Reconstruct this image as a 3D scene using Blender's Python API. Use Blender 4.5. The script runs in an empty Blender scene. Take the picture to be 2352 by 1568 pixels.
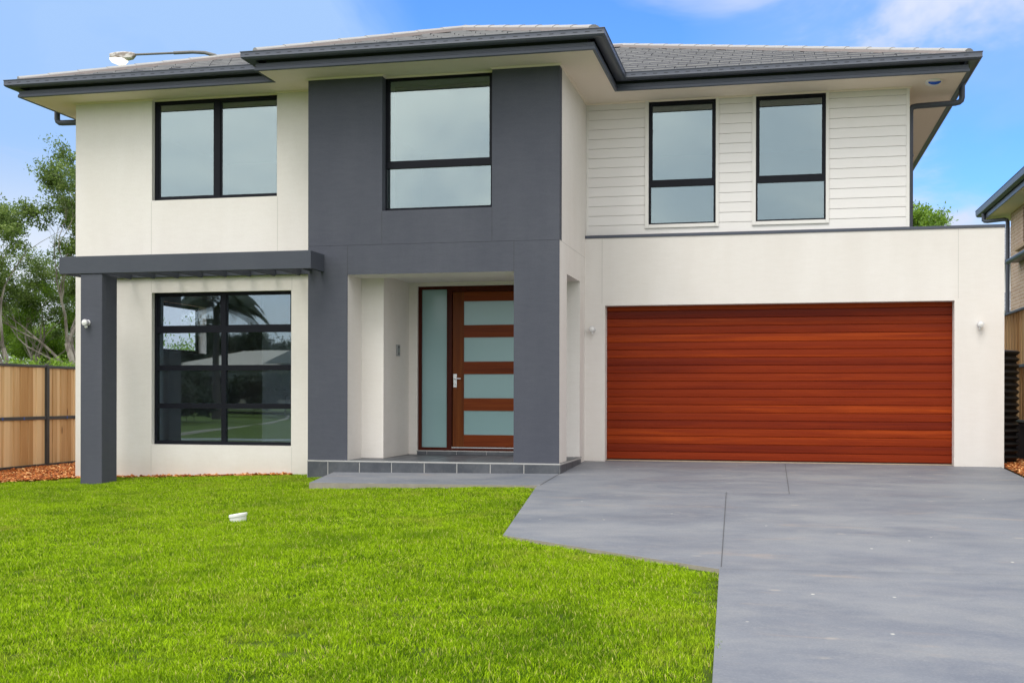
import bpy, bmesh, math, random
import numpy as np
from mathutils import Vector, Matrix, Euler

R = math.radians
rng = random.Random(7)
sc = bpy.context.scene
COL = sc.collection

# ------------------------------------------------------------------ camera
cam = bpy.data.cameras.new('camera')
cam.sensor_width = 36.0
cam.lens = 2692.8 / 2352 * 36.0
cam.shift_y = 126.0 / 2352
cam.clip_start = 0.05
cam.clip_end = 2000
co = bpy.data.objects.new('camera', cam)
COL.objects.link(co)
co.location = (2.445, -16.927, 0.959)
co.matrix_world = (Matrix.Translation(Vector((2.445, -16.927, 0.959))) @ Matrix.Rotation(0.2225, 4, 'Z')
                   @ Matrix.Rotation(R(90) - 0.0014, 4, 'X') @ Matrix.Rotation(-0.0020, 4, 'Z').inverted())
sc.camera = co

# ------------------------------------------------------------------ light
sc.view_settings.view_transform = 'Standard'
sc.view_settings.look = 'None'
sc.view_settings.exposure = 0.0
sc.view_settings.gamma = 1.0
sc.view_settings.use_curve_mapping = False
SUN_EL, SUN_AZ = R(60), R(192)      # azimuth from +y clockwise (towards +x)
sun_dir = Vector((math.sin(SUN_AZ) * math.cos(SUN_EL), math.cos(SUN_AZ) * math.cos(SUN_EL), math.sin(SUN_EL)))
sl = bpy.data.lights.new('sun', 'SUN')
sl.energy = 2.0
sl.angle = R(28)
sl.color = (1.0, 0.96, 0.89)
so = bpy.data.objects.new('sun', sl)
COL.objects.link(so)
so.rotation_euler = sun_dir.to_track_quat('Z', 'Y').to_euler()

world = bpy.data.worlds.new('World')
sc.world = world
world.use_nodes = True
nt = world.node_tree
for n in list(nt.nodes):
    nt.nodes.remove(n)


class NT:
    """small helper for building node trees"""
    def __init__(self, tree):
        self.t = tree

    def n(self, typ, **kw):
        nd = self.t.nodes.new(typ)
        for k, v in kw.items():
            if k.startswith('_'):
                continue
            setattr(nd, k, v)
        return nd

    def put(self, sock, v):
        if isinstance(v, bpy.types.NodeSocket):
            self.t.links.new(v, sock)
        elif isinstance(v, (tuple, list)) and sock.type == 'RGBA' and len(v) == 3:
            sock.default_value = (*v, 1)
        else:
            sock.default_value = v

    def math(self, op, a, b=0.0, c=None, clamp=False):
        nd = self.n('ShaderNodeMath', operation=op, use_clamp=clamp)
        self.put(nd.inputs[0], a)
        self.put(nd.inputs[1], b)
        if c is not None:
            self.put(nd.inputs[2], c)
        return nd.outputs[0]

    def vmath(self, op, a, b=(0, 0, 0)):
        nd = self.n('ShaderNodeVectorMath', operation=op)
        self.put(nd.inputs[0], a)
        self.put(nd.inputs[1], b)
        return nd.outputs['Value'] if op in ('DOT_PRODUCT', 'LENGTH') else nd.outputs[0]

    def mix(self, f, a, b, blend='MIX'):
        nd = self.n('ShaderNodeMix', data_type='RGBA', blend_type=blend)
        self.put(nd.inputs[0], f)
        self.put(nd.inputs[6], a)
        self.put(nd.inputs[7], b)
        return nd.outputs[2]

    def ramp(self, v, lo, hi, a=0.0, b=1.0):
        nd = self.n('ShaderNodeMapRange', interpolation_type='SMOOTHSTEP')
        self.put(nd.inputs[0], v)
        self.put(nd.inputs[1], lo)
        self.put(nd.inputs[2], hi)
        self.put(nd.inputs[3], a)
        self.put(nd.inputs[4], b)
        return nd.outputs[0]

    def noise(self, vec, scale, detail=4, rough=0.55, dist=0.0, color=False):
        nd = self.n('ShaderNodeTexNoise')
        self.put(nd.inputs['Vector'], vec)
        nd.inputs['Scale'].default_value = scale
        nd.inputs['Detail'].default_value = detail
        nd.inputs['Roughness'].default_value = rough
        nd.inputs['Distortion'].default_value = dist
        return nd.outputs['Color'] if color else nd.outputs['Fac']

    def mapv(self, vec, scale=(1, 1, 1), loc=(0, 0, 0), rot=(0, 0, 0)):
        nd = self.n('ShaderNodeMapping')
        self.put(nd.inputs['Vector'], vec)
        nd.inputs['Scale'].default_value = scale
        nd.inputs['Location'].default_value = loc
        nd.inputs['Rotation'].default_value = rot
        return nd.outputs[0]


W = NT(nt)
tc = W.n('ShaderNodeTexCoord')
D = tc.outputs['Generated']
sep = W.n('ShaderNodeSeparateXYZ')
nt.links.new(D, sep.inputs[0])
dx, dy, dz = sep.outputs
sky = W.n('ShaderNodeTexSky', sky_type='NISHITA', sun_disc=False)
sky.sun_elevation = SUN_EL
sky.sun_rotation = SUN_AZ
sky.altitude = 20
sky.air_density = 1.0
sky.dust_density = 0.6
sky.ozone_density = 1.6
skyc = W.mix(1.0, sky.outputs[0], (0.088, 0.153, 0.245), 'MULTIPLY')
# project the direction onto a cloud layer plane
inv = W.math('DIVIDE', 1.0, W.math('MAXIMUM', W.math('ADD', dz, 0.10), 0.03))
cmb = W.n('ShaderNodeCombineXYZ')
W.put(cmb.inputs[0], W.math('MULTIPLY', dx, inv))
W.put(cmb.inputs[1], W.math('MULTIPLY', dy, inv))
cl = cmb.outputs[0]
n1 = W.noise(W.mapv(cl, (0.75, 0.55, 1), (3.1, 1.7, 0)), 1.0, 5, 0.52, 0.4)
n2 = W.noise(W.mapv(cl, (0.35, 0.35, 1), (8.4, 0.2, 0)), 1.0, 3, 0.5)


def lobe(az, el, width, amp):
    """soft patch of cloud round one direction of the sky (az clockwise from +y)"""
    a, e = R(az), R(el)
    v = (math.sin(a) * math.cos(e), math.cos(a) * math.cos(e), math.sin(e))
    d = W.vmath('DOT_PRODUCT', W.vmath('NORMALIZE', D), v)
    return W.ramp(d, math.cos(R(width)), 1.0, 0.0, amp)


thin = W.ramp(n1, 0.47, 0.74, 0.0, 0.85)
for q in (lobe(-38, 4, 30, 0.90), lobe(-36, 17, 26, 0.75), lobe(3.0, 17.5, 12, 0.70), lobe(10, 18, 6, 0.40), lobe(8, 8.5, 4, 0.15)):
    thin = W.math('ADD', thin, q)
for q in (lobe(-13, 21, 15, -0.50), lobe(9, 13, 6, -0.35)):
    thin = W.math('ADD', thin, q)
streak = W.noise(W.mapv(cl, (1.5, 0.9, 1), (0.4, 2.6, 0), (0, 0, R(28))), 1.0, 6, 0.58, 0.5)
thin = W.math('MULTIPLY', thin, W.math('ADD', W.math('MULTIPLY', n1, 0.8), W.math('MULTIPLY', streak, 0.9)), clamp=True)
thin = W.math('ADD', thin, W.ramp(streak, 0.42, 0.68, -0.10, 0.55), clamp=True)
# the blue gap in the cloud lies to the north of the house; the rest of the sky is a bright cloud deck
gap = W.math('ADD', dy, W.math('MULTIPLY', dz, -0.62))
gap = W.math('ADD', gap, W.math('MULTIPLY', W.math('SUBTRACT', n2, 0.5), 0.25))
deck = W.ramp(gap, 0.10, 0.52, 1.0, 0.0)
white = W.math('MULTIPLY', W.ramp(streak, 0.40, 0.62, 0, 0.95), lobe(1.0, 18.0, 16, 1.9))
thinc = W.mix(W.ramp(dz, 0.08, 0.21), (0.84, 0.90, 0.99), (0.40, 0.62, 1.0))
thinc = W.mix(white, thinc, (0.72, 0.80, 1.0))
front = W.mix(thin, skyc, thinc)
deckn = W.ramp(W.noise(W.mapv(D, (3.0, 3.0, 7.0), (1.3, 5.2, 0)), 1.0, 5, 0.55, 0.3), 0.32, 0.68)
deckc = W.mix(deckn, (1.38, 1.50, 1.66), (2.28, 2.24, 2.18))
hor = W.math('MULTIPLY', W.ramp(dz, -0.02, 0.17, 0.52, 0.94), W.ramp(dz, 0.25, 0.75, 1.0, 1.02))
hor = W.math('MULTIPLY', hor, W.ramp(dx, -1.0, 1.0, 1.12, 0.80))
deckc = W.mix(1.0, deckc, hor, 'MULTIPLY')
final = W.mix(deck, front, deckc)
bg = W.n('ShaderNodeBackground')
nt.links.new(final, bg.inputs[0])
bg.inputs[1].default_value = 1.0
wo = W.n('ShaderNodeOutputWorld')
nt.links.new(bg.outputs[0], wo.inputs[0])


# ------------------------------------------------------------------ helpers
def tag(o, label=None, cat=None, group=None, kind=None):
    if label: o['label'] = label
    if cat: o['category'] = cat
    if group: o['group'] = group
    if kind: o['kind'] = kind
    return o


class MB:
    def __init__(self):
        self.v, self.f, self.m = [], [], []

    def add(self, verts, faces, mi=0):
        b = len(self.v)
        self.v += [tuple(p) for p in verts]
        self.f += [tuple(b + i for i in f) for f in faces]
        self.m += [mi] * len(faces)

    def box(self, x0, x1, y0, y1, z0, z1, mi=0):
        v = [(x0, y0, z0), (x1, y0, z0), (x1, y1, z0), (x0, y1, z0), (x0, y0, z1), (x1, y0, z1), (x1, y1, z1), (x0, y1, z1)]
        self.add(v, [(0, 3, 2, 1), (4, 5, 6, 7), (0, 1, 5, 4), (1, 2, 6, 5), (2, 3, 7, 6), (3, 0, 4, 7)], mi)

    def bbox(self, x0, x1, y0, y1, z0, z1, b=0.004, mi=0):
        """box with chamfered edges"""
        bm = bmesh.new()
        bmesh.ops.create_cube(bm, size=1)
        for v in bm.verts:
            v.co = ((x0 + x1) / 2 + v.co.x * (x1 - x0), (y0 + y1) / 2 + v.co.y * (y1 - y0), (z0 + z1) / 2 + v.co.z * (z1 - z0))
        bmesh.ops.bevel(bm, geom=bm.edges[:], offset=b, segments=1, affect='EDGES')
        bm.verts.index_update()
        self.add([v.co[:] for v in bm.verts], [[v.index for v in f.verts] for f in bm.faces], mi)
        bm.free()

    def panel(self, fm, a0, a1, b0, b1, holes, thick, mi=0, back=True):
        """slab with rectangular holes. fm(a, b, c) -> xyz, c = depth behind the front"""
        A = sorted({a0, a1, *[min(max(h[i], a0), a1) for h in holes for i in (0, 1)]})
        B = sorted({b0, b1, *[min(max(h[i], b0), b1) for h in holes for i in (2, 3)]})
        def solid(i, j):
            if i < 0 or j < 0 or i >= len(A) - 1 or j >= len(B) - 1: return False
            a, b = (A[i] + A[i + 1]) / 2, (B[j] + B[j + 1]) / 2
            return not any(h[0] < a < h[1] and h[2] < b < h[3] for h in holes)
        for i in range(len(A) - 1):
            for j in range(len(B) - 1):
                if not solid(i, j): continue
                p, q, r, s = A[i], A[i + 1], B[j], B[j + 1]
                self.add([fm(p, r, 0), fm(q, r, 0), fm(q, s, 0), fm(p, s, 0)], [(0, 1, 2, 3)], mi)
                if back: self.add([fm(p, r, thick), fm(p, s, thick), fm(q, s, thick), fm(q, r, thick)], [(0, 1, 2, 3)], mi)
                for (di, dj, e) in ((-1, 0, ((p, s), (p, r))), (1, 0, ((q, r), (q, s))), (0, -1, ((p, r), (q, r))), (0, 1, ((q, s), (p, s)))):
                    if not solid(i + di, j + dj):
                        (u0, w0), (u1, w1) = e
                        self.add([fm(u0, w0, 0), fm(u0, w0, thick), fm(u1, w1, thick), fm(u1, w1, 0)], [(0, 1, 2, 3)], mi)

    def sweep(self, prof, path, mi=0, closed_prof=False, caps=False):
        """prof (out, z) along plan path; out is to the right of the walking direction, mitred"""
        n = len(path)
        offs = []
        for i in range(n):
            dirs = []
            if i > 0: dirs.append((Vector(path[i]) - Vector(path[i - 1])).normalized())
            if i < n - 1: dirs.append((Vector(path[i + 1]) - Vector(path[i])).normalized())
            ns = [Vector((d.y, -d.x)) for d in dirs]
            if len(ns) == 2:
                m = (ns[0] + ns[1]); m = m / (1 + ns[0].dot(ns[1]))
            else: m = ns[0]
            offs.append(m)
        V = []
        for i in range(n):
            for (o, z) in prof:
                V.append((path[i][0] + offs[i].x * o, path[i][1] + offs[i].y * o, z))
        k = len(prof)
        F = []
        for i in range(n - 1):
            for j in range(k if closed_prof else k - 1):
                j2 = (j + 1) % k
                F.append((i * k + j, (i + 1) * k + j, (i + 1) * k + j2, i * k + j2))
        if caps:
            F.append(tuple(range(k)))
            F.append(tuple((n - 1) * k + j for j in reversed(range(k))))
        self.add(V, F, mi)

    def tube(self, pts, rad, seg=10, mi=0, caps=True):
        pts = [Vector(p) for p in pts]
        rs = rad if isinstance(rad, (list, tuple)) else [rad] * len(pts)
        V, F = [], []
        up = None
        for i, p in enumerate(pts):
            t = (pts[min(i + 1, len(pts) - 1)] - pts[max(i - 1, 0)])
            t = t.normalized() if t.length > 1e-9 else Vector((0, 0, 1))
            if up is None:
                up = Vector((1, 0, 0)) if abs(t.x) < 0.8 else Vector((0, 1, 0))
            a = (up - t * up.dot(t))
            a = a.normalized() if a.length > 1e-6 else t.orthogonal().normalized()
            up = a
            b = t.cross(a)
            for k in range(seg):
                w = 2 * math.pi * k / seg
                V.append(p + (a * math.cos(w) + b * math.sin(w)) * rs[i])
        for i in range(len(pts) - 1):
            for k in range(seg):
                k2 = (k + 1) % seg
                F.append((i * seg + k, i * seg + k2, (i + 1) * seg + k2, (i + 1) * seg + k))
        if caps:
            F.append(tuple(reversed(range(seg))))
            F.append(tuple((len(pts) - 1) * seg + k for k in range(seg)))
        self.add(V, F, mi)

    def lathe(self, prof, origin, axis='z', seg=24, mi=0):
        """prof list of (r, h) along axis from origin"""
        V, F = [], []
        o = Vector(origin)
        ax = {'z': (Vector((1, 0, 0)), Vector((0, 1, 0)), Vector((0, 0, 1))), '-y': (Vector((1, 0, 0)), Vector((0, 0, 1)), Vector((0, -1, 0))),
              'x': (Vector((0, 1, 0)), Vector((0, 0, 1)), Vector((1, 0, 0))), '-z': (Vector((0, 1, 0)), Vector((1, 0, 0)), Vector((0, 0, -1)))}[axis]
        for (r, h) in prof:
            for k in range(seg):
                w = 2 * math.pi * k / seg
                V.append(o + ax[0] * math.cos(w) * r + ax[1] * math.sin(w) * r + ax[2] * h)
        for i in range(len(prof) - 1):
            for k in range(seg):
                k2 = (k + 1) % seg
                F.append((i * seg + k, i * seg + k2, (i + 1) * seg + k2, (i + 1) * seg + k))
        F.append(tuple(reversed(range(seg))))
        F.append(tuple((len(prof) - 1) * seg + k for k in range(seg)))
        self.add(V, F, mi)

    def build(self, name, mats, parent=None, smooth=False):
        me = bpy.data.meshes.new(name)
        off = Vector((0, 0, 0))
        if parent is not None:
            off = world_loc(parent)
        me.from_pydata([(p[0] - off.x, p[1] - off.y, p[2] - off.z) for p in self.v], [], self.f)
        if not isinstance(mats, (list, tuple)): mats = [mats]
        for m in mats: me.materials.append(m)
        if len(mats) > 1:
            me.polygons.foreach_set('material_index', self.m)
        if smooth:
            me.polygons.foreach_set('use_smooth', [True] * len(me.polygons))
            me.set_sharp_from_angle(angle=R(35))
        me.update()
        o = bpy.data.objects.new(name, me)
        COL.objects.link(o)
        if parent is not None: o.parent = parent
        return o


def world_loc(o):
    v = Vector(o.location)
    while o.parent:
        o = o.parent
        v += Vector(o.location)
    return v


def empty(name, loc):
    o = bpy.data.objects.new(name, None)
    o.empty_display_size = 0.2
    COL.objects.link(o)
    o.location = loc
    return o


def clone(root, loc, label):
    """a copy of a thing with copies of its parts and sub-parts"""
    r = root.copy(); COL.objects.link(r); r.location = loc
    r['label'] = label
    def rec(a, b):
        for ch in list(a.children):
            if ch == b: continue
            c = ch.copy(); COL.objects.link(c); c.parent = b
            rec(ch, c)
    rec(root, r)
    return r


FY = lambda y: (lambda a, b, c: (a, y + c, b))              # wall facing -y
FXp = lambda x: (lambda a, b, c: (x - c, a, b))             # wall facing +x
FXm = lambda x: (lambda a, b, c: (x + c, a, b))             # wall facing -x


# ------------------------------------------------------------------ materials
def mat(name, build, rough=0.6, spec=0.5, metal=0.0):
    m = bpy.data.materials.new(name)
    m.use_nodes = True
    t = m.node_tree
    bs = t.nodes['Principled BSDF']
    bs.inputs['Roughness'].default_value = rough
    bs.inputs['Specular IOR Level'].default_value = spec
    bs.inputs['Metallic'].default_value = metal
    N = NT(t)
    geo = N.n('ShaderNodeNewGeometry')
    pos = geo.outputs['Position']
    r = build(N, pos, bs)
    if r is not None:
        N.put(bs.inputs['Base Color'], r)
    return m


def bump(N, bs, h, strength=0.3, dist=0.01):
    b = N.n('ShaderNodeBump')
    b.inputs['Strength'].default_value = strength
    b.inputs['Distance'].default_value = dist
    N.put(b.inputs['Height'], h)
    N.t.links.new(b.outputs[0], bs.inputs['Normal'])


def render_wall(name, c0, c1, rough=0.85, streak=0.5, grain=0.35):
    def f(N, pos, bs):
        big = N.noise(pos, 0.7, 4, 0.6)
        st = N.noise(N.mapv(pos, (2.2, 2.2, 0.35)), 1.0, 4, 0.6)
        fine = N.noise(pos, 90, 3, 0.7)
        mid = N.noise(N.mapv(pos, (6, 6, 22)), 1.0, 3, 0.6)
        k = N.math('ADD', N.math('MULTIPLY', big, 0.45), N.math('MULTIPLY', st, streak))
        k = N.math('ADD', k, N.math('MULTIPLY', mid, 0.25))
        c = N.mix(N.ramp(k, 0.38, 0.85), c0, c1)
        c = N.mix(N.ramp(fine, 0.35, 0.7, 0, grain * 0.35), c, tuple(x * 0.72 for x in c0))
        sp = N.n('ShaderNodeSeparateXYZ'); N.put(sp.inputs[0], pos)
        low = N.ramp(N.math('ADD', sp.outputs[2], N.math('MULTIPLY', N.noise(pos, 5, 4), -0.25)), -0.35, 0.05, 0.24, 0.0)
        c = N.mix(low, c, (0.42, 0.33, 0.22) if c0[0] > 0.3 else tuple(x * 1.25 for x in c0))
        bump(N, bs, N.math('ADD', N.noise(pos, 160, 2, 0.6), N.math('MULTIPLY', mid, 0.6)), grain, 0.004)
        return c
    return mat(name, f, rough, 0.25)


M_LIGHT = render_wall('light_render', (0.735, 0.692, 0.645), (0.805, 0.768, 0.730))
M_DARK = render_wall('dark_render', (0.072, 0.077, 0.098), (0.094, 0.099, 0.121), 0.85, 0.5, 0.6)
M_BEAM = render_wall('dark_beam_paint', (0.066, 0.073, 0.092), (0.084, 0.091, 0.110), 0.75, 0.35, 0.4)
M_JOINT = mat('joint_sealant', lambda N, p, b: (0.55, 0.53, 0.49), 0.8)
M_JOINTD = mat('dark_joint_sealant', lambda N, p, b: (0.045, 0.047, 0.055), 0.8)


def cladf(N, pos, bs):
    n = N.noise(N.mapv(pos, (1.5, 1.5, 8)), 1.0, 3)
    sp = N.n('ShaderNodeSeparateXYZ'); N.put(sp.inputs[0], pos)
    wn = N.n('ShaderNodeTexWhiteNoise', noise_dimensions='1D')
    N.put(wn.inputs['W'], N.math('FLOOR', N.math('DIVIDE', N.math('SUBTRACT', sp.outputs[2], 3.427), 0.1405)))
    k = N.math('ADD', N.math('MULTIPLY', n, 0.7), N.math('MULTIPLY', wn.outputs[0], 0.3))
    return N.mix(k, (0.785, 0.755, 0.735), (0.84, 0.815, 0.80))


M_CLAD = mat('white_weatherboard_paint', cladf, 0.5, 0.35)
M_TRIM = mat('white_trim_paint', lambda N, p, b: N.mix(N.noise(p, 3), (0.77, 0.745, 0.71), (0.81, 0.785, 0.76)), 0.5, 0.35)
M_SOFFIT = mat('soffit_paint', lambda N, p, b: N.mix(N.noise(p, 1.2), (0.86, 0.745, 0.63), (0.90, 0.79, 0.68)), 0.7, 0.2)
M_GUTTER = mat('charcoal_steel_gutter', lambda N, p, b: N.mix(N.noise(p, 4), (0.074, 0.084, 0.112), (0.092, 0.102, 0.132)), 0.38, 0.3)
M_SLOT = mat('gutter_slot', lambda N, p, b: (0.012, 0.012, 0.014), 0.6)
M_FRAME = mat('black_aluminium', lambda N, p, b: N.mix(N.noise(p, 9), (0.005, 0.006, 0.010), (0.009, 0.010, 0.016)), 0.42, 0.16)
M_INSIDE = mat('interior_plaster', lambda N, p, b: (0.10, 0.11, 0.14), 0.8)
M_PART = mat('partition_plaster', lambda N, p, b: (0.46, 0.46, 0.48), 0.8)
M_INSIDEB = mat('interior_white_paint', lambda N, p, b: (0.72, 0.71, 0.68), 0.7)
M_FLOORIN = mat('interior_floor', lambda N, p, b: (0.10, 0.09, 0.08), 0.5)
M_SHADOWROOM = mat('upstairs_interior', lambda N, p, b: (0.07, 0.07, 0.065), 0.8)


def glass_mat(name, refl, tint, trans=(0.80, 0.86, 0.86), fresnel=True):
    m = bpy.data.materials.new(name)
    m.use_nodes = True
    t = m.node_tree
    for n in list(t.nodes): t.nodes.remove(n)
    N = NT(t)
    tr = N.n('ShaderNodeBsdfTransparent'); tr.inputs[0].default_value = (*trans, 1)
    gl = N.n('ShaderNodeBsdfGlossy'); gl.inputs['Roughness'].default_value = 0.012
    geo = N.n('ShaderNodeNewGeometry')
    gl.inputs['Color'].default_value = (*tint, 1)
    # very slight waviness of the pane, faint dusty film
    b = N.n('ShaderNodeBump'); b.inputs['Strength'].default_value = 0.03; b.inputs['Distance'].default_value = 0.01
    N.put(b.inputs['Height'], N.noise(geo.outputs['Position'], 1.6, 1))
    t.links.new(b.outputs[0], gl.inputs['Normal'])
    fr = N.n('ShaderNodeFresnel'); fr.inputs[0].default_value = 1.5
    mx = N.n('ShaderNodeMixShader')
    N.put(mx.inputs[0], N.math('ADD', fr.outputs[0], refl, clamp=True) if fresnel else refl)
    t.links.new(tr.outputs[0], mx.inputs[1]); t.links.new(gl.outputs[0], mx.inputs[2])
    df = N.n('ShaderNodeBsdfDiffuse'); df.inputs[0].default_value = (0.5, 0.5, 0.47, 1)
    mx2 = N.n('ShaderNodeMixShader')
    N.put(mx2.inputs[0], N.ramp(N.noise(N.mapv(geo.outputs['Position'], (3, 3, 1.2)), 1.0, 5), 0.4, 0.75, 0.002, 0.012))
    t.links.new(mx.outputs[0], mx2.inputs[1]); t.links.new(df.outputs[0], mx2.inputs[2])
    o = N.n('ShaderNodeOutputMaterial')
    t.links.new(mx2.outputs[0], o.inputs[0])
    return m


M_GLASS = glass_mat('window_glass', 0.17, (0.84, 0.965, 0.98), (0.6, 0.68, 0.68))
M_GLASS2 = glass_mat('lower_window_glass', 0.13, (0.80, 0.95, 1.0), (0.90, 0.95, 1.0))
M_GLASS3 = glass_mat('side_window_glass', 0.04, (0.9, 0.97, 1.0), (0.98, 0.99, 0.99), False)


def frost(N, pos, bs):
    bs.inputs['Roughness'].default_value = 0.22
    bs.inputs['Coat Weight'].default_value = 0.35
    bs.inputs['Coat Roughness'].default_value = 0.05
    return N.mix(N.noise(pos, 0.8), (0.235, 0.385, 0.405), (0.28, 0.43, 0.45))


M_FROST = mat('frosted_glass', frost, 0.25, 0.5)


def timber(name, cA, cB, cC, axis='x', rough=0.35, slat=None):
    def f(N, pos, bs):
        sc_ = {'x': (0.9, 10, 26), 'z': (26, 10, 0.9)}[axis]
        wn = None
        vec = pos
        if slat:
            sp = N.n('ShaderNodeSeparateXYZ'); N.put(sp.inputs[0], pos)
            idx = N.math('FLOOR', N.math('DIVIDE', N.math('SUBTRACT', sp.outputs[2], slat[0]), slat[1]))
            w = N.n('ShaderNodeTexWhiteNoise', noise_dimensions='1D'); N.put(w.inputs['W'], idx)
            wn = w.outputs[0]
            cb = N.n('ShaderNodeCombineXYZ'); N.put(cb.inputs[0], N.math('MULTIPLY', idx, 3.7))
            vec = N.vmath('ADD', pos, cb.outputs[0])
        g = N.noise(N.mapv(vec, sc_), 1.0, 6, 0.65, 0.6)
        b = N.noise(N.mapv(vec, tuple(s * 0.25 for s in sc_)), 1.0, 3, 0.5, 0.3)
        k = N.math('ADD', N.math('MULTIPLY', g, 0.55), N.math('MULTIPLY', b, 0.45))
        if wn is not None:
            k = N.math('ADD', N.math('MULTIPLY', k, 0.80), N.math('MULTIPLY', wn, 0.23))
            k = N.math('SUBTRACT', k, 0.02)
        c = N.mix(N.ramp(k, 0.28, 0.54), cA, cB)
        c = N.mix(N.ramp(k, 0.50, 0.74), c, cC)
        bump(N, bs, g, 0.08, 0.003)
        return c
    return mat(name, f, rough, 0.12)


M_GDOOR = timber('garage_timber', (0.135, 0.014, 0.005), (0.215, 0.025, 0.005), (0.37, 0.055, 0.007), 'x', 0.38, (0.02, 0.1138))
M_DOORX = timber('door_timber_rails', (0.085, 0.018, 0.006), (0.180, 0.036, 0.008), (0.28, 0.068, 0.012), 'x', 0.35)
M_DOORZ = timber('door_timber_stiles', (0.075, 0.018, 0.006), (0.140, 0.036, 0.008), (0.22, 0.065, 0.013), 'z', 0.35)
M_DFRAME = timber('door_frame_timber', (0.030, 0.006, 0.003), (0.060, 0.010, 0.005), (0.09, 0.018, 0.008), 'z', 0.4)


def tilemat(N, pos, bs):
    n = N.noise(pos, 2.6, 5, 0.65)
    n2_ = N.noise(pos, 24, 3)
    c = N.mix(N.ramp(n, 0.35, 0.7), (0.050, 0.056, 0.068), (0.098, 0.104, 0.116))
    c = N.mix(N.ramp(n2_, 0.55, 0.8, 0, 0.3), c, (0.15, 0.14, 0.13))
    return c


M_SLATE = mat('slate_floor_tile', tilemat, 0.42, 0.5)
M_GROUT = mat('pale_grout', lambda N, p, b: (0.46, 0.455, 0.44), 0.8)


def rooff(N, pos, bs):
    n = N.noise(pos, 1.3, 4, 0.6)
    f_ = N.noise(pos, 60, 3, 0.7)
    c = N.mix(N.ramp(n, 0.3, 0.75), (0.042, 0.044, 0.052), (0.078, 0.079, 0.087))
    c = N.mix(N.ramp(f_, 0.5, 0.75, 0, 0.5), c, (0.30, 0.28, 0.27))
    bump(N, bs, f_, 0.4, 0.004)
    return c


M_TILE = mat('roof_tile_concrete', rooff, 0.9, 0.08)
M_TEDGE = mat('sky_lit_tile_edge', lambda N, p, b: N.mix(N.noise(p, 9, 4), (0.20, 0.20, 0.205), (0.34, 0.34, 0.34)), 0.7, 0.3)  # paler colour paints in the sky light caught by the tiles' front edges
M_RIDGE = mat('ridge_cap_concrete', lambda N, p, b: N.mix(N.noise(p, 6, 4), (0.30, 0.298, 0.295), (0.38, 0.375, 0.37)), 0.7, 0.3)
M_MORTAR = mat('ridge_mortar', lambda N, p, b: N.mix(N.noise(p, 20, 3), (0.17, 0.145, 0.14), (0.24, 0.21, 0.20)), 0.9, 0.2)


def concf(N, pos, bs):
    s1 = N.noise(N.mapv(pos, (0.8, 1.1, 1)), 1.0, 7, 0.65, 0.5)
    s2 = N.noise(N.mapv(pos, (0.5, 1.0, 1), (4, 2, 0)), 1.0, 6, 0.62, 0.6)
    fine = N.noise(pos, 70, 3, 0.7)
    c = N.mix(N.ramp(s1, 0.30, 0.70), (0.108, 0.121, 0.152), (0.160, 0.171, 0.196))
    c = N.mix(N.ramp(s2, 0.46, 0.72, 0, 0.60), c, (0.222, 0.224, 0.230))
    c = N.mix(N.ramp(N.noise(N.mapv(pos, (1.6, 3.6, 1), (1, 9, 0)), 1.0, 5, 0.62, 0.8), 0.56, 0.74, 0, 0.35), c, (0.150, 0.160, 0.195))
    c = N.mix(N.ramp(N.noise(N.mapv(pos, (1.3, 2.2, 1), (5, 1, 0)), 2.2, 6, 0.68, 0.5), 0.44, 0.68, 0, 0.36), c, (0.222, 0.222, 0.226))
    c = N.mix(N.ramp(N.noise(N.mapv(pos, (1.0, 1.8, 1), (9, 4, 0)), 1.5, 6, 0.68, 0.5), 0.52, 0.74, 0, 0.35), c, (0.145, 0.152, 0.175))
    # brown marks, white cement splashes
    br = N.ramp(N.noise(N.mapv(pos, (0.8, 3.0, 1), (7, 3, 0)), 1.0, 4, 0.6, 0.9), 0.58, 0.76, 0, 0.36)
    c = N.mix(br, c, (0.34, 0.245, 0.17))
    wsp = N.ramp(N.noise(N.mapv(pos, (3.5, 10, 1), (2, 8, 0)), 1.0, 5, 0.7, 0.6), 0.72, 0.78, 0, 0.60)
    c = N.mix(wsp, c, (0.55, 0.55, 0.53))
    vor = N.n('ShaderNodeTexVoronoi', feature='F1'); N.put(vor.inputs['Vector'], N.mapv(pos, (1.0, 0.8, 1))); vor.inputs['Scale'].default_value = 3.4
    spk = N.math('MULTIPLY', N.ramp(vor.outputs['Distance'], 0.02, 0.055, 1, 0), N.ramp(N.noise(pos, 0.9, 2), 0.42, 0.56, 0, 1))
    c = N.mix(N.math('MULTIPLY', spk, 0.8), c, (0.58, 0.56, 0.50))
    sp2 = N.n('ShaderNodeTexVoronoi', feature='F1'); N.put(sp2.inputs['Vector'], N.mapv(pos, (1.0, 1.4, 1))); sp2.inputs['Scale'].default_value = 1.7
    c = N.mix(N.ramp(N.math('ADD', sp2.outputs['Distance'], N.math('MULTIPLY', N.noise(pos, 9, 4), 0.12)), 0.09, 0.17, 0.45, 0), c, (0.36, 0.32, 0.27))
    c = N.mix(N.ramp(fine, 0.4, 0.75, 0, 0.16), c, (0.42, 0.42, 0.42))
    bump(N, bs, N.math('ADD', fine, N.math('MULTIPLY', s1, 1.5)), 0.12, 0.004)
    N.put(bs.inputs['Roughness'], N.ramp(s2, 0.3, 0.7, 0.48, 0.72))
    return c


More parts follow.
